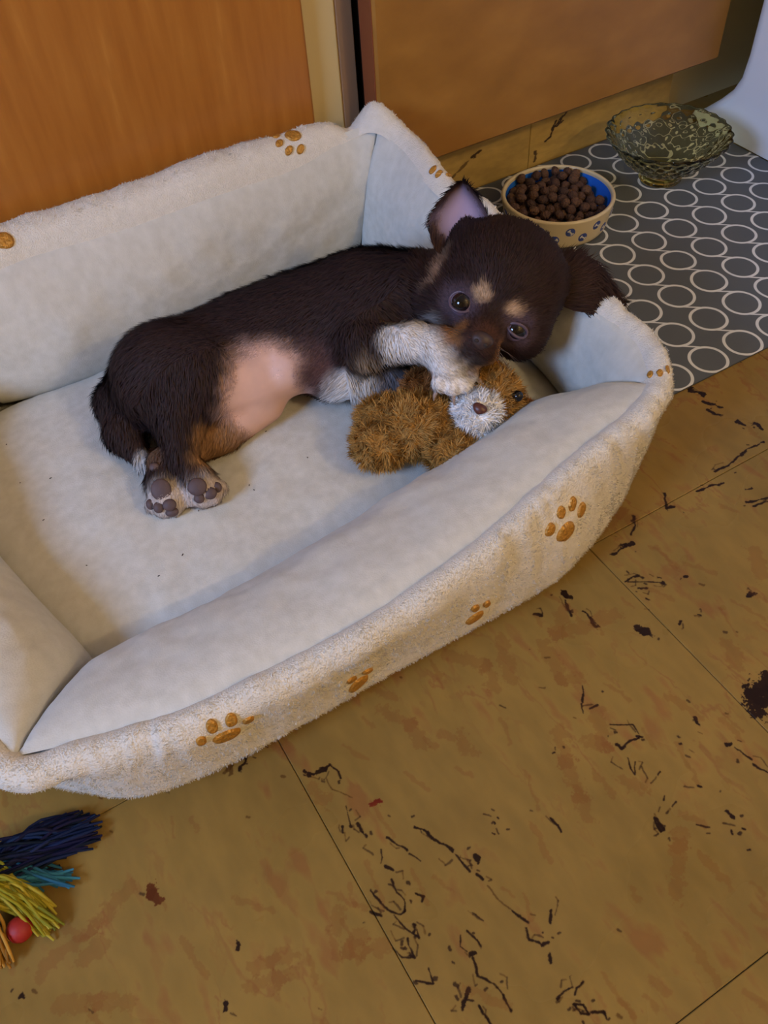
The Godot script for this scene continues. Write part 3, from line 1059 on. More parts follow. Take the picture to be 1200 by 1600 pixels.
func build_bed() -> void:
	var bed := thing("dog_bed", "cream fleece dog bed with plush rim and gold paw prints, puppy lying in it", "dog bed")
	var fl := V(-41, 50, -416)
	var fr := V(428, 50, -440)
	var br := V(392, 50, -774)
	var bl := V(-28, 50, -752)
	var cf := [fl, V(20, 50, -407), V(72, 50, -405), V(180, 50, -417), V(280, 50, -430), V(360, 50, -438), fr]
	var cr := [fr, V(440, 50, -520), V(425, 50, -640), br]
	var cb := [br, V(300, 50, -776), V(200, 50, -758), V(67, 50, -737), bl]
	var cl := [bl, V(-82, 50, -685), V(-88, 54, -590), V(-68, 52, -500), fl]
	# cushion
	var rows := []
	var nu := 70
	var nv := 50
	for a in nu + 1:
		var u := float(a) / nu
		var row := []
		for b in nv + 1:
			var v := float(b) / nv
			var f := curve(cf, u)
			var k := curve(cb, 1.0 - u)
			var l := curve(cl, 1.0 - v)
			var r := curve(cr, v)
			var q := f.lerp(k, v) + l.lerp(r, u) - (fl.lerp(fr, u)).lerp(bl.lerp(br, u), v)
			var c := Vector3(0.19, 0.05, -0.59)
			q = c + (q - c) * Vector3(1.055, 1.0, 1.07)
			var e := sqrt(maxf(0.0, 1.0 - pow(absf(2.0 * u - 1.0), 7.0))) * sqrt(maxf(0.0, 1.0 - pow(absf(2.0 * v - 1.0), 6.0)))
			q.y = 0.006 + 0.050 * e + 0.0035 * noise.get_noise_2d(q.x * 9.0, q.z * 9.0) * e + 0.001 * noise.get_noise_2d(q.x * 34.0, q.z * 34.0)
			row.append(q)
		rows.append(row)
	var cu := MB.new()
	cu.grid(rows, -1.0)
	if cu.n[(nu / 2) * (nv + 1) + nv / 2].y < 0:
		cu = MB.new()
		cu.grid(rows, 1.0)
	obj("base_cushion", cu.mesh(), M.fleece, bed)
	# dark lint and short hairs caught in the fleece
	var lint := MB.new()
	for k in 34:
		var q: Vector3 = rows[rng.randi_range(3, 60)][rng.randi_range(6, 44)]
		lint.box(Vector3(rng.randf_range(0.0010, 0.0022), 0.0006, 0.0006), 0.0001, q + Vector3(0, 0.0003, 0), Basis(Vector3.UP, rng.randf() * TAU))
	kind(obj("lint", lint.mesh(), M.dark_gap, bed), "stuff")
	var plush := bed_plush()
	obj("bolster", panel(cf, seam_of(0, 11), 0.034, 0.0).mesh(), M.fleece, bed)
	obj("bolster", panel(cr, seam_of(11, 19), 0.022, 0.0).mesh(), M.fleece, bed)
	obj("bolster", panel(cb, seam_of(19, 27), 0.026, 0.0).mesh(), M.fleece, bed)
	obj("bolster", panel(cl, seam_of(27, 32), 0.032, 0.0).mesh(), M.fleece, bed)
	var cover := obj("plush_cover", plush.mesh(), M.plush, bed)
	bed_normals = plush.n
	# base sheet on the floor
	var sheet := MB.new()
	var ring := []
	for a in range(0, bed_rows.size(), 8):
		var q: Vector3 = bed_rows[a][24]
		ring.append([Vector3(0.18, 0.0015, -0.56), Vector3(q.x, 0.0015, q.z)])
	sheet.grid(ring, 1.0, null, true)
	obj("underside", sheet.mesh(), M.fleece, bed)
	print_on(bed, Vector3(0.019, 0.092, -0.293), -0.15, 0.025)
	print_on(bed, Vector3(0.303, 0.09, -0.288), -0.2, 0.026)
	print_on(bed, Vector3(0.115, 0.05, -0.287), 0.5, 0.024, [0, 3, 4])
	print_on(bed, Vector3(0.215, 0.052, -0.285), 0.4, 0.022, [0, 3, 4])
	print_on(bed, Vector3(0.338, 0.187, -0.790), 5.2, 0.023)
	print_on(bed, Vector3(0.040, 0.182, -0.792), 2.6, 0.026, [0])
	print_on(bed, Vector3(0.452, 0.172, -0.672), 0.2, 0.018, [1, 2, 3])
	print_on(bed, Vector3(0.447, 0.130, -0.365), 1.4, 0.015, [1, 2, 3])

	# the pile, none of it on the foil
	for k in plush.v.size():
		for q in foil:
			if plush.v[k].distance_squared_to(q[0]) < q[1] * q[1]:
				plush.t[k] = Vector2.ZERO
	plush.c.fill(lin(216, 212, 200))
	var fuzz := fur(plush, 90000, 0.0003, func(p): return Vector3(noise.get_noise_3dv(p * 60.0), 0.35, noise.get_noise_3dv(p * 60.0 + Vector3(7, 3, 9))), 0.5, 0.3, 0.2, 0.04)
	kind(obj("plush_pile", fuzz, M.fur, cover), "stuff")


# ---------------------------------------------------------------- bowls, kibble, tassel

func build_bowls() -> void:
	var bc := Vector3(0.6475, 0.0035, -0.7375)
	var bowl := thing("food_bowl", "cream pet bowl with blue bone badges, blue inside, full of kibble", "bowl", bc)
	var cream := mat(rgb8(206, 192, 152), 0.3, "cream glaze")
	var blue := mat(rgb8(40, 110, 215), 0.25, "blue glaze")
	var navy := mat(rgb8(52, 72, 140), 0.35, "navy badge")
	var pale := mat(rgb8(200, 200, 196), 0.4, "pale bone")
	var out := [Vector2(0.0, 0.001), Vector2(0.052, 0.001), Vector2(0.056, 0.0), Vector2(0.0595, 0.001), Vector2(0.0615, 0.004)]
	for k in 9:
		out.append(Vector2(lerpf(0.0625, 0.0675, k / 8.0), lerpf(0.008, 0.034, k / 8.0)))
	for k in 9:
		var th := PI * k / 8.0
		out.append(Vector2(0.0655 + 0.0025 * cos(th), 0.0365 + 0.0025 * sin(th)))
	out.append(Vector2(0.0628, 0.0345))
	var mb := MB.new()
	mb.lathe(out, 72)
	obj("body", mb.mesh(), cream, bowl)
	var ins := [Vector2(0.0630, 0.0348), Vector2(0.0622, 0.031), Vector2(0.0605, 0.021), Vector2(0.058, 0.013), Vector2(0.053, 0.008), Vector2(0.04, 0.0065), Vector2(0.0, 0.006)]
	var mi := MB.new()
	mi.lathe(ins, 72)
	obj("inner_glaze", mi.mesh(), blue, bowl)
	for k in 24:
		var low := k % 2 == 1
		var deg: float = 131.5 - (-45.0 + 15.5 * k)
		if k > 22:
			continue
		var hgt := 0.0140 if low else 0.0250
		var th := deg_to_rad(deg)
		var disc := MB.new()
		var rows := []
		for a in 25:
			var t2 := TAU * a / 24.0
			var row := []
			for b in 4:
				row.append(on_bowl(th, hgt, cos(t2) * 0.0064 * b / 3.0, sin(t2) * 0.0064 * b / 3.0, 0.0005 if b < 3 else -0.0002))
			rows.append(row)
		disc.grid(rows, 1.0)
		if disc.n[2].dot(Vector3(cos(th), 0, sin(th))) < 0:
			disc = MB.new()
			disc.grid(rows, -1.0)
		var badge := obj("bone_badge", disc.mesh(), navy, bowl)
		var bone := MB.new()
		var tl := rng.randf_range(-0.9, 0.9)
		for part in [[0.0, 0.0, 0.0032, 0.0010], [-0.0033, 0.0010, 0.0012, 0.0012], [-0.0033, -0.0010, 0.0012, 0.0012], [0.0033, 0.0010, 0.0012, 0.0012], [0.0033, -0.0010, 0.0012, 0.0012]]:
			var r2 := []
			for a in 13:
				var t3 := TAU * a / 12.0
				var row := []
				for b in 3:
					var x: float = part[0] + cos(t3) * part[2] * b / 2.0
					var y: float = part[1] + sin(t3) * part[3] * b / 2.0
					row.append(on_bowl(th, hgt, x * cos(tl) - y * sin(tl), x * sin(tl) + y * cos(tl), 0.0010 if b < 2 else 0.0006))
				r2.append(row)
			bone.grid(r2, 1.0)
		obj("bone", bone.mesh(), pale, badge)
	# kibble, piece by piece
	var km := []
	for k in 4:
		var g := mat([rgb8(74, 50, 36), rgb8(84, 58, 41), rgb8(64, 43, 32), rgb8(92, 65, 44)][k], 0.8, "kibble")
		g.normal_enabled = true
		g.normal_texture = noise_tex(128, 128, 0.06, 60, FastNoiseLite.TYPE_SIMPLEX, 3, true, 8.0)
		g.uv1_triplanar = true
		g.uv1_scale = Vector3(40, 40, 40)
		km.append(g)
	var shapes := []
	for k in 5:
		var p := MB.new()
		p.ball(Vector3.ZERO, Vector3(0.0064, 0.0064, 0.0052), Basis(), 14, 9)
		for j in p.v.size():
			p.v[j] *= 1.0 + 0.22 * noise.get_noise_3dv(p.v[j] * 160.0 + Vector3(k * 9, 0, 0))
		shapes.append(p.mesh())
	var spots := []
	for layer in 4:
		var y := 0.0125 + 0.0075 * layer
		for tries in 2500:
			var r := sqrt(rng.randf()) * (0.0515 + layer * 0.0022)
			var th := rng.randf() * TAU
			var q := Vector3(cos(th) * r, y + rng.randf_range(-0.0015, 0.0015), sin(th) * r)
			# the heap leans to the back left; blue shows at the near edge and the far right
			var toward := q.x * -0.66 + q.z * 0.75
			var right := q.x * 0.75 + q.z * 0.66
			var roof := 0.0355 - 0.35 * maxf(0.0, toward - 0.012) - 0.25 * maxf(0.0, right - 0.020)
			if toward > 0.047 - 0.005 * sin(right * 160.0) or q.y > roof:
				continue
			if right - toward * 0.5 > 0.054:
				continue
			var ok := true
			for s in spots:
				if s.distance_squared_to(q) < 0.0001020:
					ok = false
					break
			if ok:
				spots.append(q)
	for k in spots.size():
		var o := MeshInstance3D.new()
		o.name = "kibble" if k == 0 else "kibble_%03d" % k
		o.mesh = shapes[k % 5]
		o.material_override = km[rng.randi() % 4]
		add_child(o, true)
		o.position = bc + spots[k]
		o.rotation = Vector3(rng.randf() * TAU, rng.randf() * TAU, rng.randf() * TAU)
		tag(o, "round brown piece of dry dog food heaped in the bone badge bowl", "kibble", "kibble in the food bowl")
	# amber pressed glass bowl
	var g := thing("glass_bowl", "amber pressed glass bowl with hobnail bumps on a small foot", "bowl", Vector3(0.820, 0.0035, -0.741))
	var am := mat(Color(1.0, 0.98, 0.78, 0.0), 0.02, "amber glass")
	am.refraction_enabled = true
	am.refraction_scale = 0.03
	var prof := [Vector2(0.0, 0.002), Vector2(0.018, 0.002), Vector2(0.022, 0.0), Vector2(0.026, 0.0), Vector2(0.0275, 0.002), Vector2(0.026, 0.005), Vector2(0.021, 0.008), Vector2(0.022, 0.0)]
	for k in 36:
		var f := (k + 1) / 36.0
		prof.append(Vector2(0.020 + 0.056 * pow(f, 0.72), 0.010 + 0.049 * pow(f, 1.15)))
	prof.append(Vector2(0.0772, 0.0603))
	prof.append(Vector2(0.0765, 0.0615))
	prof.append(Vector2(0.0752, 0.0608))
	for k in 30:
		var f := 1.0 - (k + 1) / 30.0
		prof.append(Vector2(0.0715 * pow(f, 0.62), 0.0155 + 0.0440 * pow(f, 1.25)))
	var bump := func(th: float, q: Vector2, b: int) -> float:
		if b < 8:
			return 0.0
		if b < 44:
			var f := (b - 8) / 36.0
			var row := f * 7.0
			var sh := 0.5 * (int(row) % 2)
			var u := cos((th * 26.0 / TAU + sh) * TAU) * 0.5 + 0.5
			var w := sin(fposmod(row, 1.0) * PI)
			return 0.0020 * u * w * clampf(f * 5.0, 0.0, 1.0)
		if b < 47:
			return 0.0012 * cos(th * 26.0)
		return 0.0
	var gm := MB.new()
	gm.lathe(prof, 208, bump)
	obj("bowl_body", gm.mesh(), am, g)


func on_bowl(th: float, y: float, dx: float, dy: float, lift: float) -> Vector3:
	var h := y + dy
	var r := lerpf(0.0625, 0.0675, (h - 0.008) / 0.026) + lift
	var a := th - dx / r
	return Vector3(cos(a) * r, h, sin(a) * r)


func build_tassel() -> void:
	var t := thing("rope_toy", "yarn tassel in navy, teal and yellow with a red bead, on the tiles", "toy", Vector3(-0.195, 0.0, -0.318))
	var bundles := [
		["navy_yarn", [rgb8(14, 20, 46), rgb8(20, 34, 66), rgb8(12, 16, 36)], 110, Vector3(0.102, 0.006, 0.004), 0.016, 0.016, 0.0],
		["teal_yarn", [rgb8(38, 92, 120), rgb8(52, 120, 150)], 26, Vector3(0.080, 0.004, 0.030), 0.008, 0.016, 0.5],
		["yellow_yarn", [rgb8(140, 134, 34), rgb8(166, 152, 50), rgb8(116, 118, 34)], 90, Vector3(0.060, 0.004, 0.048), 0.013, 0.026, 1.0],
		["orange_yarn", [rgb8(150, 104, 34), rgb8(166, 124, 50)], 50, Vector3(0.030, 0.004, 0.054), 0.012, 0.026, 1.0]]
	for bn in bundles:
		var mb := MB.new()
		for k in bn[2]:
			var root := Vector3(rng.randf_range(-0.014, 0.004), rng.randf_range(0.008, 0.026), rng.randf_range(-0.014, 0.016))
			var tip: Vector3 = bn[3] * rng.randf_range(0.78, 1.06) + Vector3(rng.randf_range(-0.4, 0.4), 0, rng.randf_range(-1, 1)) * bn[4]
			tip.y = rng.randf_range(0.0016, 0.009)
			var ctl := [root]
			for j in 4:
				var f := (j + 1) / 5.0
				var q := root.lerp(tip, f)
				q.y += sin(PI * f) * rng.randf_range(0.1, 0.8) * bn[5]
				# the yarn sags towards the viewer's left as it runs out
				q += Vector3(0.16, 0, -0.12) * bn[3].length() * sin(PI * f) * bn[6] + Vector3(rng.randf_range(-1, 1), 0, rng.randf_range(-1, 1)) * 0.0035
				ctl.append(q)
			ctl.append(tip)
			var pts := []
			var rad := []
			for j in 13:
				var p := curve(ctl, j / 12.0)
				p.y = maxf(p.y, 0.0014)
				pts.append(p)
				rad.append(0.00115 if j < 12 else 0.0008)
			var base: Color = bn[1][rng.randi() % bn[1].size()]
			var cc := base.srgb_to_linear() * rng.randf_range(0.75, 1.2)
			cc.a = 1.0
			mb.tube(pts, rad, 5, cc)
		kind(obj(bn[0], mb.mesh(), M.fur, t), "stuff")
	var bead := MB.new()
	bead.ball(Vector3.ZERO, Vector3(0.0085, 0.0080, 0.0085), Basis(), 20, 12)
	for j in bead.v.size():
		bead.v[j] *= 1.0 + 0.08 * noise.get_noise_3dv(bead.v[j] * 200.0)
	var b := obj("red_bead", bead.mesh(), mat(rgb8(150, 28, 20), 0.6, "red wool"), t)
	b.position = Vector3(0.043, 0.0082, 0.047)
	var knot := MB.new()
	knot.ball(Vector3.ZERO, Vector3(0.02, 0.0155, 0.022), Basis(), 20, 12, lin(28, 44, 82))
	var kn := obj("knot", knot.mesh(), M.fur, t)
	kn.position = Vector3(-0.016, 0.0158, 0.0)

# ---------------------------------------------------------------- the teddy bear

func plush_part(called: String, parent: Node3D, at: Vector3, r: Vector3, turn: Basis, col: Color, count: int, ln: float, width := 0.00042) -> MeshInstance3D:
	var mb := MB.new()
	mb.ball(Vector3.ZERO, r, turn, 28, 18, col)
	for j in mb.v.size():
		mb.v[j] *= 1.0 + 0.10 * noise.get_noise_3dv((mb.v[j] + at) * 45.0)
		mb.t[j] = Vector2(ln, 0)
		var k := 1.0 + 0.30 * noise.get_noise_3dv((mb.v[j] + at) * 120.0)
		mb.c[j] = Color(col.r * k, col.g * k, col.b * k)
	var o := obj(called, mb.mesh(), M.skin, parent)
	o.position = at
	kind(obj("fur", fur(mb, count, width, func(p): return Vector3(noise.get_noise_3dv(p * 70.0), noise.get_noise_3dv(p * 70.0 + Vector3(7, 3, 9)), noise.get_noise_3dv(p * 70.0 + Vector3(2, 13, 1))), 0.5, 0.45, 0.30, 0.35), M.fur, o), "stuff")
	return o


const BS := 0.85

func build_bear() -> void:
	var c := Vector3(0.283, 0.058, -0.452)
	var t := thing("teddy_bear", "small golden brown teddy bear with a white muzzle, under the puppy's paw", "soft toy", c)
	var gold := lin(172, 130, 68)
	var dark := lin(140, 92, 48)
	var along := Basis(Vector3.UP, -0.42)
	plush_part("torso", t, (Vector3(0.270, 0.088, -0.458) - c) * BS, Vector3(0.041, 0.029, 0.033) * BS, along, gold, 9000, 0.009)
	plush_part("leg", t, (Vector3(0.247, 0.086, -0.486) - c) * BS, Vector3(0.026, 0.024, 0.022) * BS, along, gold, 5000, 0.009)
	plush_part("leg", t, (Vector3(0.229, 0.081, -0.462) - c) * BS, Vector3(0.027, 0.023, 0.024) * BS, along, gold, 5000, 0.009)
	plush_part("arm", t, (Vector3(0.297, 0.098, -0.488) - c) * BS, Vector3(0.018, 0.020, 0.024) * BS, along, dark, 4500, 0.009)
	plush_part("arm", t, (Vector3(0.283, 0.080, -0.413) - c) * BS, Vector3(0.024, 0.020, 0.024) * BS, along, gold, 5000, 0.010)
	var head := plush_part("head", t, (Vector3(0.344, 0.090, -0.446) - c) * BS, Vector3(0.037, 0.034, 0.037) * BS, along, gold, 9000, 0.009)
	var ear := plush_part("ear", t, (Vector3(0.374, 0.080, -0.424) - c) * BS, Vector3(0.010, 0.015, 0.015) * BS, Basis(Vector3.UP, 0.5), dark, 1500, 0.006)
	ear.set_meta("label", "darker brown ear")
	plush_part("ear", t, (Vector3(0.362, 0.110, -0.474) - c) * BS, Vector3(0.013, 0.012, 0.014) * BS, along, dark, 1500, 0.006)
	var towards := Vector3(-0.42, 0.66, 0.52).normalized()
	var hc := (Vector3(0.344, 0.090, -0.446) - c) * BS
	var mz := plush_part("muzzle", t, hc + Vector3(-0.020, 0.012, 0.017), Vector3(0.0195, 0.019, 0.0195), Basis(), lin(246, 245, 242), 6500, 0.0075, 0.0004)
	mz.set_meta("label", "shaggy white muzzle")
	# satin nose, a soft triangle
	var nm := MB.new()
	nm.ball(Vector3.ZERO, Vector3(0.0060, 0.0046, 0.0036), Basis(), 20, 12)
	for j in nm.v.size():
		nm.v[j].x *= 1.0 + 0.35 * nm.v[j].y / 0.0046
	var nose := obj("nose", nm.mesh(), mat(rgb8(82, 42, 34), 0.4, "brown satin"), mz)
	nose.basis = Basis.looking_at(-towards, Vector3(0.8, 0.2, -0.5))
	nose.position = towards * 0.0265 + Vector3(0.004, 0, -0.001)
	var bead := mat(rgb8(18, 14, 12), 0.12, "black bead")
	for k in [Vector3(0.013, 0.020, 0.026), Vector3(-0.012, 0.033, -0.002)]:
		var em := MB.new()
		em.ball(Vector3.ZERO, Vector3(0.0048, 0.0048, 0.0048), Basis(), 18, 12)
		var e := obj("eye", em.mesh(), bead, head)
		e.position = k.normalized() * 0.0365

# ---------------------------------------------------------------- the puppy

var head_at := Vector3(0.382, 0.151, -0.500)
var head_turn := Basis()
const HS := 0.90
var paw_tips := [[0.2945, 0.1195, -0.4560], [0.3015, 0.1180, -0.4480], [0.3110, 0.1180, -0.4450], [0.3200, 0.1215, -0.4490]]
var blobs := []

func H(x: float, y: float, z: float) -> Vector3:
	return head_at + head_turn * (Vector3(x, y, z) * HS)


func blob(c: Vector3, r: float, col: Color, ln: float, soft := 0.35, stretch := Vector3.ONE, turn := Basis()) -> void:
	blobs.append([c, r, col, ln, soft, stretch, turn.inverse()])


func coat(p: Vector3, _n: Vector3) -> Array:
	var q := p + Vector3(noise.get_noise_3dv(p * 55.0), noise.get_noise_3dv(p * 55.0 + Vector3(9, 2, 5)), noise.get_noise_3dv(p * 55.0 + Vector3(3, 11, 8))) * 0.005
	var col := lin(53, 39, 36)
	var ln := 0.0095
	for b in blobs:
		var e: float = ((b[6] * (q - b[0])) / b[5]).length() / b[1]
		if e < 1.0 + b[4]:
			var f := 1.0 - smoothstep(1.0 - b[4], 1.0 + b[4], e)
			col = col.lerp(b[2], f)
			if b[3] >= 0.0:
				ln = lerpf(ln, b[3], f)
	var v := 1.0 + 0.16 * noise.get_noise_3dv(p * 30.0)
	return [Color(col.r * v, col.g * v, col.b * v), ln]


func comb(p: Vector3) -> Vector3:
	var hd := p - head_at
	if hd.length() < 0.078:
		var nose := H(0, -0.040, 0.07)
		return (p - nose).normalized()
	if p.x < 0.16 and p.z > -0.58:
		return Vector3(-0.45, -0.35, 0.82)
	if p.x > 0.245 and p.z > -0.545:
		return Vector3(-0.25, -0.55, 0.70) if p.x < 0.285 else Vector3(0.35, -0.3, 0.8)
	if p.x < 0.07:
		return Vector3(-0.35, -0.35, 0.75)
	return Vector3(-0.90, -0.25, 0.25)


func leaf_ear(mb: MB, base: Vector3, tip: Vector3, side: Vector3, face: Vector3, wide: float, cup: float, droop: float, front: Color, rim: Color, backc: Color, fl: float, bare := true) -> void:
	var nu := 16
	var nv := 18
	for layer in 2:
		var rows := []
		var cols := []
		for a in nu + 1:
			var u := 2.0 * a / nu - 1.0
			var row := []
			var cr := []
			for b in nv + 1:
				var v := float(b) / nv
				var w := wide * (pow(sin(PI * clampf(0.16 + 0.84 * v, 0.0, 1.0)), 0.75) * (1.0 - 0.25 * v) + 0.02)
				var q := base.lerp(tip, v) + side * w * u
				q += face * (cup * (u * u - 0.55) * (1.0 - 0.5 * v) + droop * v * v)
				var edge := pow(absf(u), 6.0)
				if layer == 1:
					q -= face * 0.0045 * (1.0 - edge) * (1.0 - pow(v, 8.0))
				row.append(q)
				var k := clampf(1.25 - 1.15 * pow(absf(u), 1.6) - 1.3 * pow(absf(v - 0.50) * 1.9, 1.8), 0.0, 1.0)
				cr.append(rim.lerp(front, k) if layer == 0 else backc)
			rows.append(row)
			cols.append(cr)
		var start := mb.v.size()
		var da: Vector3 = rows[nu / 2 + 1][nv / 2] - rows[nu / 2][nv / 2]
		var db: Vector3 = rows[nu / 2][nv / 2 + 1] - rows[nu / 2][nv / 2]
		var want := 1.0 if layer == 0 else -1.0
		mb.grid(rows, want if da.cross(db).dot(face) > 0 else -want, cols)
		for a in nu + 1:
			for b in nv + 1:
				var u := absf(2.0 * a / nu - 1.0)
				var ln := fl
				if layer == 0 and bare:
					ln = fl * clampf((u - 0.62) * 2.6 + maxf(0.0, float(b) / nv - 0.8) * 2.0 + maxf(0.0, 0.30 - float(b) / nv) * 4.0, 0.0, 1.0)
				mb.t[start + a * (nv + 1) + b] = Vector2(ln, 0)


func pad(parent: Node3D, f: Field, p: Vector3, r: Vector3, m: Material, out: Vector3) -> void:
	var q := p
	for k in 60:
		if sample(f, q) > -0.0005:
			break
		q += out * 0.001
	for k in 60:
		if sample(f, q) < 0.0:
			break
		q -= out * 0.001
	var mb := MB.new()
	mb.ball(Vector3.ZERO, r, Basis.looking_at(-out, Vector3(0.3, 0.2, -0.9)), 18, 10)
	var o := obj("paw_pad", mb.mesh(), m, parent)
	o.position = q + out * 0.0012 - parent.position


func sample(f: Field, p: Vector3) -> float:
	var g := (p - f.o) / f.h
	var x := clampi(int(g.x), 0, f.nx - 2)
	var y := clampi(int(g.y), 0, f.ny - 2)
	var z := clampi(int(g.z), 0, f.nz - 2)
	var a := g - Vector3(x, y, z)
	var k := (z * f.ny + y) * f.nx + x
	var r := f.nx
	var l := f.nx * f.ny
	var c0 := lerpf(lerpf(f.d[k], f.d[k + 1], a.x), lerpf(f.d[k + r], f.d[k + r + 1], a.x), a.y)
	var c1 := lerpf(lerpf(f.d[k + l], f.d[k + l + 1], a.x), lerpf(f.d[k + l + r], f.d[k + l + r + 1], a.x), a.y)
	return lerpf(c0, c1, a.z)


func eye_part(root: Node3D, at: Vector3, look: Vector3, r: float, open: float, up: Vector3, wide: float) -> void:
	var e := Node3D.new()
	e.name = numbered("eye", root)
	root.add_child(e, true)
	e.position = at - root.position
	e.basis = Basis.looking_at(-look, up)
	var ball := MB.new()
	ball.ball(Vector3.ZERO, Vector3(r, r, r), Basis(), 24, 16)
	obj("eyeball", ball.mesh(), mat(rgb8(120, 104, 120), 0.08, "eye white"), e)
	var iris := MB.new()
	iris.ball(Vector3.ZERO, Vector3.ONE * r * 1.012, Basis(), 28, 8, null, 0.80)
	obj("iris", iris.mesh(), mat(rgb8(22, 17, 22), 0.05, "dark iris"), e)
	var pup := MB.new()
	pup.ball(Vector3.ZERO, Vector3.ONE * r * 1.02, Basis(), 24, 6, null, 0.44)
	obj("pupil", pup.mesh(), mat(rgb8(6, 6, 9), 0.03, "pupil"), e)
	# lids: an almond shaped rim lying on the ball
	var pts := []
	var rad := []
	for k in 33:
		var th := TAU * k / 32.0
		var x := cos(th) * wide
		var y := sin(th) * open * (1.0 if sin(th) > 0 else 0.9)
		pts.append(Vector3(x, y, sqrt(maxf(0.05, 1.06 - x * x - y * y))) * r)
		rad.append(r * 0.13)
	var lid := MB.new()
	lid.tube(pts, rad, 10)
	obj("eyelid", lid.mesh(), mat(rgb8(84, 68, 80), 0.4, "lid rim"), e)


func build_puppy() -> void:
	# the face looks at the camera side, crown leaning right
	var right := Vector3(0.859, -0.054, 0.510)
	var up := Vector3(0.420, 0.644, -0.639)
	var back := Vector3(-0.294, 0.763, 0.575)
	var hx := right * 0.906 - up * 0.423
	var hy := right * 0.423 + up * 0.906
	head_turn = Basis(hx, hy, back) * Basis(Vector3.UP, 0.10) * Basis(Vector3.RIGHT, 0.36)
	var face := head_turn.z
	var DK := lin(62, 44, 38)
	var HD := lin(50, 36, 33)
	var TAN := lin(150, 112, 74)
	var WHITE := lin(226, 222, 216)
	var PINK := lin(208, 170, 152)
	var f := Field.new(Vector3(-0.005, 0.045, -0.745), Vector3(0.475, 0.265, -0.400), 0.003)
	# trunk
	f.ell(Vector3(0.116, 0.100, -0.614), Vector3(0.052, 0.040, 0.044), Basis(Vector3.UP, 0.5), 0.02)
	f.ell(Vector3(0.196, 0.100, -0.612), Vector3(0.100, 0.041, 0.067), Basis(Vector3.UP, 0.08), 0.03)
	f.ell(Vector3(0.278, 0.103, -0.596), Vector3(0.076, 0.046, 0.064), Basis(Vector3.UP, -0.3), 0.03)
	f.cone(Vector3(0.308, 0.110, -0.588), 0.050, Vector3(0.356, 0.132, -0.530), 0.042, 0.03)
	# upper hind leg
	f.cone(Vector3(0.108, 0.110, -0.612), 0.042, Vector3(0.131, 0.110, -0.585), 0.033, 0.02)
	f.cone(Vector3(0.133, 0.108, -0.588), 0.026, Vector3(0.099, 0.097, -0.562), 0.021, 0.015)
	f.cone(Vector3(0.099, 0.097, -0.562), 0.020, Vector3(0.087, 0.084, -0.534), 0.0125, 0.010)
	f.cone(Vector3(0.087, 0.084, -0.534), 0.0120, Vector3(0.090, 0.073, -0.513), 0.0125, 0.006)
	# lower hind leg, lying flat under the other
	f.cone(Vector3(0.176, 0.076, -0.566), 0.020, Vector3(0.129, 0.070, -0.556), 0.017, 0.010)
	f.cone(Vector3(0.129, 0.070, -0.556), 0.016, Vector3(0.074, 0.075, -0.545), 0.012, 0.006)
	f.cone(Vector3(0.071, 0.077, -0.545), 0.0120, Vector3(0.064, 0.070, -0.524), 0.0120, 0.006)
	# hind paws, soles turned to the camera
	f.cone(Vector3(0.065, 0.071, -0.527), 0.0145, Vector3(0.062, 0.067, -0.514), 0.0150, 0.008)
	for q in [[0.0490, 0.0640, -0.5160], [0.0545, 0.0625, -0.5080], [0.0630, 0.0620, -0.5045], [0.0715, 0.0640, -0.5080]]:
		f.cone(Vector3(0.063, 0.067, -0.516), 0.0085, Vector3(q[0], q[1], q[2]), 0.0070, 0.003)
	f.cone(Vector3(0.091, 0.071, -0.512), 0.0140, Vector3(0.091, 0.069, -0.506), 0.0145, 0.008)
	for q in [[0.0795, 0.0650, -0.5040], [0.0865, 0.0630, -0.4985], [0.0955, 0.0635, -0.4965], [0.1035, 0.0660, -0.5005]]:
		f.cone(Vector3(0.092, 0.069, -0.508), 0.0085, Vector3(q[0], q[1], q[2]), 0.0070, 0.003)
	# tail
	f.cone(Vector3(0.086, 0.092, -0.632), 0.022, Vector3(0.064, 0.080, -0.636), 0.017, 0.02)
	f.cone(Vector3(0.064, 0.080, -0.636), 0.017, Vector3(0.056, 0.076, -0.600), 0.015, 0.012)
	f.cone(Vector3(0.056, 0.076, -0.600), 0.015, Vector3(0.060, 0.070, -0.566), 0.008, 0.01)
	# upper foreleg, bent, paw on the bear
	f.cone(Vector3(0.284, 0.114, -0.562), 0.032, Vector3(0.266, 0.120, -0.536), 0.020, 0.02)
	f.cone(Vector3(0.264, 0.122, -0.532), 0.0175, Vector3(0.296, 0.134, -0.499), 0.0150, 0.010)
	f.cone(Vector3(0.296, 0.134, -0.499), 0.0150, Vector3(0.309, 0.136, -0.478), 0.0150, 0.008)
	f.cone(Vector3(0.309, 0.136, -0.477), 0.0165, Vector3(0.308, 0.130, -0.462), 0.0165, 0.008)
	for q in paw_tips:
		f.cone(Vector3(0.308, 0.129, -0.463), 0.010, Vector3(q[0], q[1], q[2]), 0.0076, 0.0015)
	# lower foreleg
	f.cone(Vector3(0.240, 0.084, -0.552), 0.020, Vector3(0.276, 0.079, -0.527), 0.016, 0.012)
	f.cone(Vector3(0.276, 0.079, -0.527), 0.016, Vector3(0.306, 0.073, -0.504), 0.014, 0.010)
	f.ell(Vector3(0.312, 0.071, -0.499), Vector3(0.018, 0.013, 0.015), Basis(Vector3.UP, 0.6), 0.008)
	# head
	f.ell(H(0, 0.006, -0.004), Vector3(0.060, 0.054, 0.054) * HS, head_turn, 0.02)
	f.ell(H(0, 0.022, 0.012), Vector3(0.050, 0.040, 0.043) * HS, head_turn, 0.02)
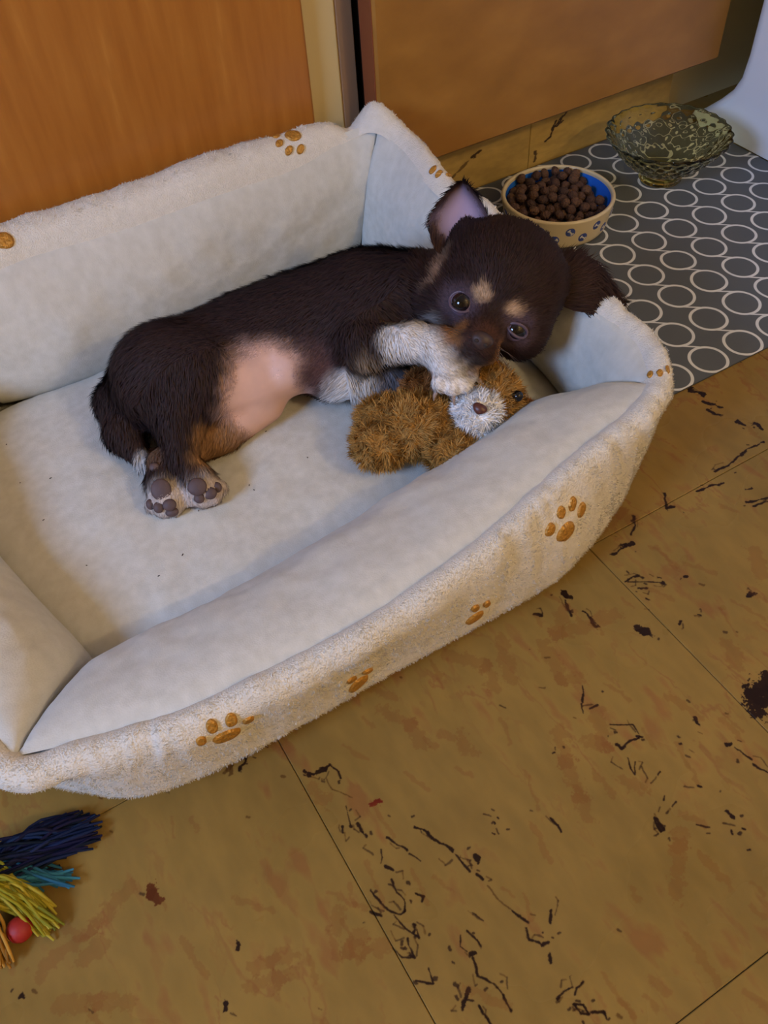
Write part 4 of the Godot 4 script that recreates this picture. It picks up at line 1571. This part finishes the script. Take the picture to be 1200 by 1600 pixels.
	for s in [-1.0, 1.0]:
		f.ell(H(s * 0.035, -0.024, 0.012), Vector3(0.027, 0.027, 0.030) * HS, head_turn, 0.015)
		f.ell(H(s * 0.024, -0.006, 0.038), Vector3(0.015, 0.010, 0.010) * HS, head_turn, 0.012)
		f.ell(H(s * 0.009, -0.050, 0.060), Vector3(0.012, 0.011, 0.014) * HS, head_turn, 0.008)
		f.cone(H(s * 0.040, 0.022, -0.006), 0.018, H(s * 0.050, 0.032, -0.008), 0.012, 0.014)
	f.cone(H(0, -0.028, 0.036), 0.0205, H(0, -0.042, 0.066), 0.0130, 0.012)
	f.cone(H(0, -0.054, 0.030), 0.015, H(0, -0.063, 0.056), 0.0080, 0.008)
	# coat
	blob(Vector3(0.180, 0.092, -0.554), 0.047, PINK, 0.0, 0.3, Vector3(1.0, 1.0, 1.0))
	blob(Vector3(0.148, 0.090, -0.560), 0.012, lin(196, 150, 122), 0.002, 0.4)
	blob(Vector3(0.230, 0.102, -0.552), 0.025, lin(88, 63, 59), 0.004, 0.5)
	blob(Vector3(0.194, 0.110, -0.568), 0.013, lin(220, 200, 208), 0.0015, 0.5, Vector3(1.0, 1.0, 1.6))
	blob(Vector3(0.230, 0.078, -0.546), 0.012, lin(70, 54, 48), 0.006, 0.4)
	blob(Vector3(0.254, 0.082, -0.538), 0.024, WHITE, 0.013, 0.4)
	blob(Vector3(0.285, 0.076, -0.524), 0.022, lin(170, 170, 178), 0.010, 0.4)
	blob(Vector3(0.130, 0.066, -0.552), 0.021, TAN, 0.006, 0.4)
	blob(Vector3(0.118, 0.072, -0.545), 0.020, TAN, 0.006, 0.4)
	blob(Vector3(0.158, 0.116, -0.592), 0.009, lin(140, 112, 84), 0.009, 0.6, Vector3(0.7, 1, 1.8))
	blob(Vector3(0.108, 0.092, -0.545), 0.013, TAN, 0.005, 0.5)
	blob(Vector3(0.098, 0.080, -0.524), 0.013, TAN, 0.004, 0.5)
	blob(Vector3(0.070, 0.080, -0.548), 0.012, lin(120, 90, 66), 0.004, 0.5)
	blob(Vector3(0.061, 0.066, -0.512), 0.022, lin(200, 188, 178), 0.003, 0.25)
	blob(Vector3(0.091, 0.067, -0.503), 0.019, lin(204, 190, 180), 0.003, 0.25)
	blob(Vector3(0.059, 0.070, -0.563), 0.009, WHITE, 0.013, 0.4)
	blob(Vector3(0.288, 0.132, -0.503), 0.021, WHITE, 0.007, 0.3)
	blob(Vector3(0.306, 0.134, -0.480), 0.028, WHITE, 0.004, 0.3)
	blob(Vector3(0.307, 0.124, -0.454), 0.024, WHITE, 0.003, 0.3)
	blob(Vector3(0.258, 0.120, -0.514), 0.012, lin(150, 132, 112), 0.012, 0.6)
	blob(Vector3(0.318, 0.132, -0.548), 0.013, TAN, 0.012, 0.5, Vector3(0.8, 1.0, 1.4))
	for q in [[0.2985, 0.121, -0.4535], [0.3062, 0.120, -0.4475], [0.3158, 0.121, -0.4475]]:
		blob(Vector3(q[0], q[1], q[2]), 0.0042, lin(168, 138, 116), -1.0, 0.5)
	blob(Vector3(0.297, 0.127, -0.462), 0.006, lin(182, 152, 128), -1.0, 0.6)
	# longer hair on the neck and chest
	blob(Vector3(0.325, 0.120, -0.570), 0.050, lin(50, 37, 34), 0.014, 0.5)
	blob(Vector3(0.318, 0.132, -0.548), 0.013, TAN, 0.014, 0.5, Vector3(0.8, 1.0, 1.4))
	blob(Vector3(0.296, 0.134, -0.492), 0.020, WHITE, 0.006, 0.3)
	# head markings
	blob(head_at, 0.066, HD, 0.006, 0.12)
	blob(H(0, -0.040, 0.050), 0.034, HD, 0.003, 0.3)
	for s in [-1.0, 1.0]:
		blob(H(s * 0.0275, -0.021, 0.046), 0.0175, lin(74, 60, 66), 0.002, 0.35)
		blob(H(s * 0.0165, -0.003, 0.050), 0.0066, lin(170, 142, 112), 0.004, 0.45, Vector3(1.15, 1.0, 1.6), head_turn)
		blob(H(s * 0.020, -0.047, 0.058), 0.0125, lin(156, 108, 64), 0.003, 0.5)
	blob(H(-0.056, -0.010, 0.014), 0.010, lin(156, 128, 104), 0.007, 0.5, Vector3(0.8, 2.0, 1.2), head_turn)
	blob(H(0.016, -0.058, 0.056), 0.012, lin(160, 124, 88), 0.004, 0.5)
	blob(H(0, -0.066, 0.052), 0.012, lin(168, 138, 112), 0.004, 0.5)
	blob(H(0, -0.036, 0.068), 0.012, lin(78, 52, 42), 0.002, 0.5)
	var mb := MB.new()
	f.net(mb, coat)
	# ears: the near one stands, the far one folds over the rim of the bed
	leaf_ear(mb, H(-0.047, 0.014, 0.006), H(-0.076, 0.072, 0.010), (hx * 0.86 + hy * 0.42).normalized(), (face * 0.92 - hx * 0.15).normalized(), 0.027, 0.014, -0.006, lin(158, 142, 166), lin(70, 52, 48), lin(54, 38, 34), 0.009)
	leaf_ear(mb, H(0.040, 0.036, 0.000), H(0.116, 0.052, -0.006), (hy * 0.9 - hx * 0.2).normalized(), (face * 0.8 + hy * 0.4).normalized(), 0.026, -0.010, -0.018, lin(56, 40, 36), lin(50, 36, 32), lin(54, 42, 42), 0.014, false)
	var root := thing("puppy", "chocolate brown puppy with white forelegs and tan brows lying in the dog bed", "dog", Vector3(0.20, 0.06, -0.60))
	var body := obj("body", mb.mesh(), M.skin, root)
	body.position = -root.position
	var coat_mesh := fur(mb, 120000, 0.00042, comb, 0.72, 0.20, 0.06, 0.30)
	kind(obj("fur", coat_mesh, M.fur, body), "stuff")
	eye_part(root, H(-0.0275, -0.021, 0.0415), (face + hx * -0.22 + hy * 0.10).normalized(), 0.0105, 0.80, hy, 0.92)
	eye_part(root, H(0.0275, -0.021, 0.0415), (face + hx * 0.20 + hy * 0.10).normalized(), 0.0100, 0.52, hy, 0.90)
	# nose with two nostrils
	var nm := MB.new()
	nm.ball(Vector3.ZERO, Vector3(0.0092, 0.0074, 0.0056), Basis(), 24, 14)
	for j in nm.v.size():
		nm.v[j].x *= 1.0 + 0.25 * nm.v[j].y / 0.0074
	var nose := obj("nose", nm.mesh(), mat(rgb8(52, 34, 30), 0.5, "nose leather"), root)
	nose.basis = head_turn
	nose.position = H(0, -0.0385, 0.080) - root.position
	for s in [-1.0, 1.0]:
		var hm := MB.new()
		hm.ball(Vector3.ZERO, Vector3(0.0020, 0.0016, 0.0010), Basis(), 14, 8)
		var hole := obj("nostril", hm.mesh(), M.dark_gap, nose)
		hole.position = Vector3(s * 0.0040, -0.001, 0.0050)
	# pads
	var pm := mat(rgb8(78, 60, 58), 0.6, "paw leather")
	var sole := Vector3(-0.25, 0.72, 0.65).normalized()
	for q in [[0.0635, 0.069, -0.5230, 0.0085, 0.0092], [0.0630, 0.064, -0.5085, 0.0058, 0.0052], [0.0540, 0.064, -0.5110, 0.0044, 0.0048], [0.0610, 0.062, -0.5020, 0.0056, 0.0040], [0.0490, 0.065, -0.5170, 0.0038, 0.0046], [0.0665, 0.077, -0.5420, 0.0044, 0.0042],
			[0.0895, 0.070, -0.5085, 0.0080, 0.0074], [0.0955, 0.067, -0.4990, 0.0056, 0.0052], [0.0860, 0.066, -0.5000, 0.0044, 0.0046], [0.1025, 0.068, -0.5010, 0.0040, 0.0046]]:
		pad(root, f, Vector3(q[0], q[1], q[2]), Vector3(q[3], q[4], 0.0024), pm, sole)
	# claws of the paw on the bear
	var cm := mat(rgb8(150, 130, 116), 0.4, "claw")
	for q in paw_tips:
		var tip := Vector3(q[0], q[1], q[2])
		var dir := (tip - Vector3(0.308, 0.129, -0.463)).normalized()
		var cl := MB.new()
		cl.tube([tip + dir * 0.006, tip + dir * 0.010 + Vector3(0, -0.001, 0), tip + dir * 0.012 + Vector3(0, -0.004, 0)], [0.0022, 0.0016, 0.0004], 8)
		var o := obj("claw", cl.mesh(), cm, root)
		o.position = -root.position
	# whiskers
	var wm := MB.new()
	for k in 14:
		var s := -1.0 if k % 2 == 0 else 1.0
		var a := H(s * 0.016, -0.046 + 0.002 * (k % 5), 0.066)
		var d := (hx * s * rng.randf_range(0.6, 1.0) + face * 0.5 - hy * rng.randf_range(-0.1, 0.5)).normalized()
		wm.tube([a, a + d * 0.013, a + d * 0.024 - Vector3(0, 0.003, 0)], [0.00028, 0.0002, 0.00006], 4, lin(90, 76, 66))
	var wo := obj("whiskers", wm.mesh(), M.fur, root)
	kind(wo, "stuff")
	wo.position = -root.position
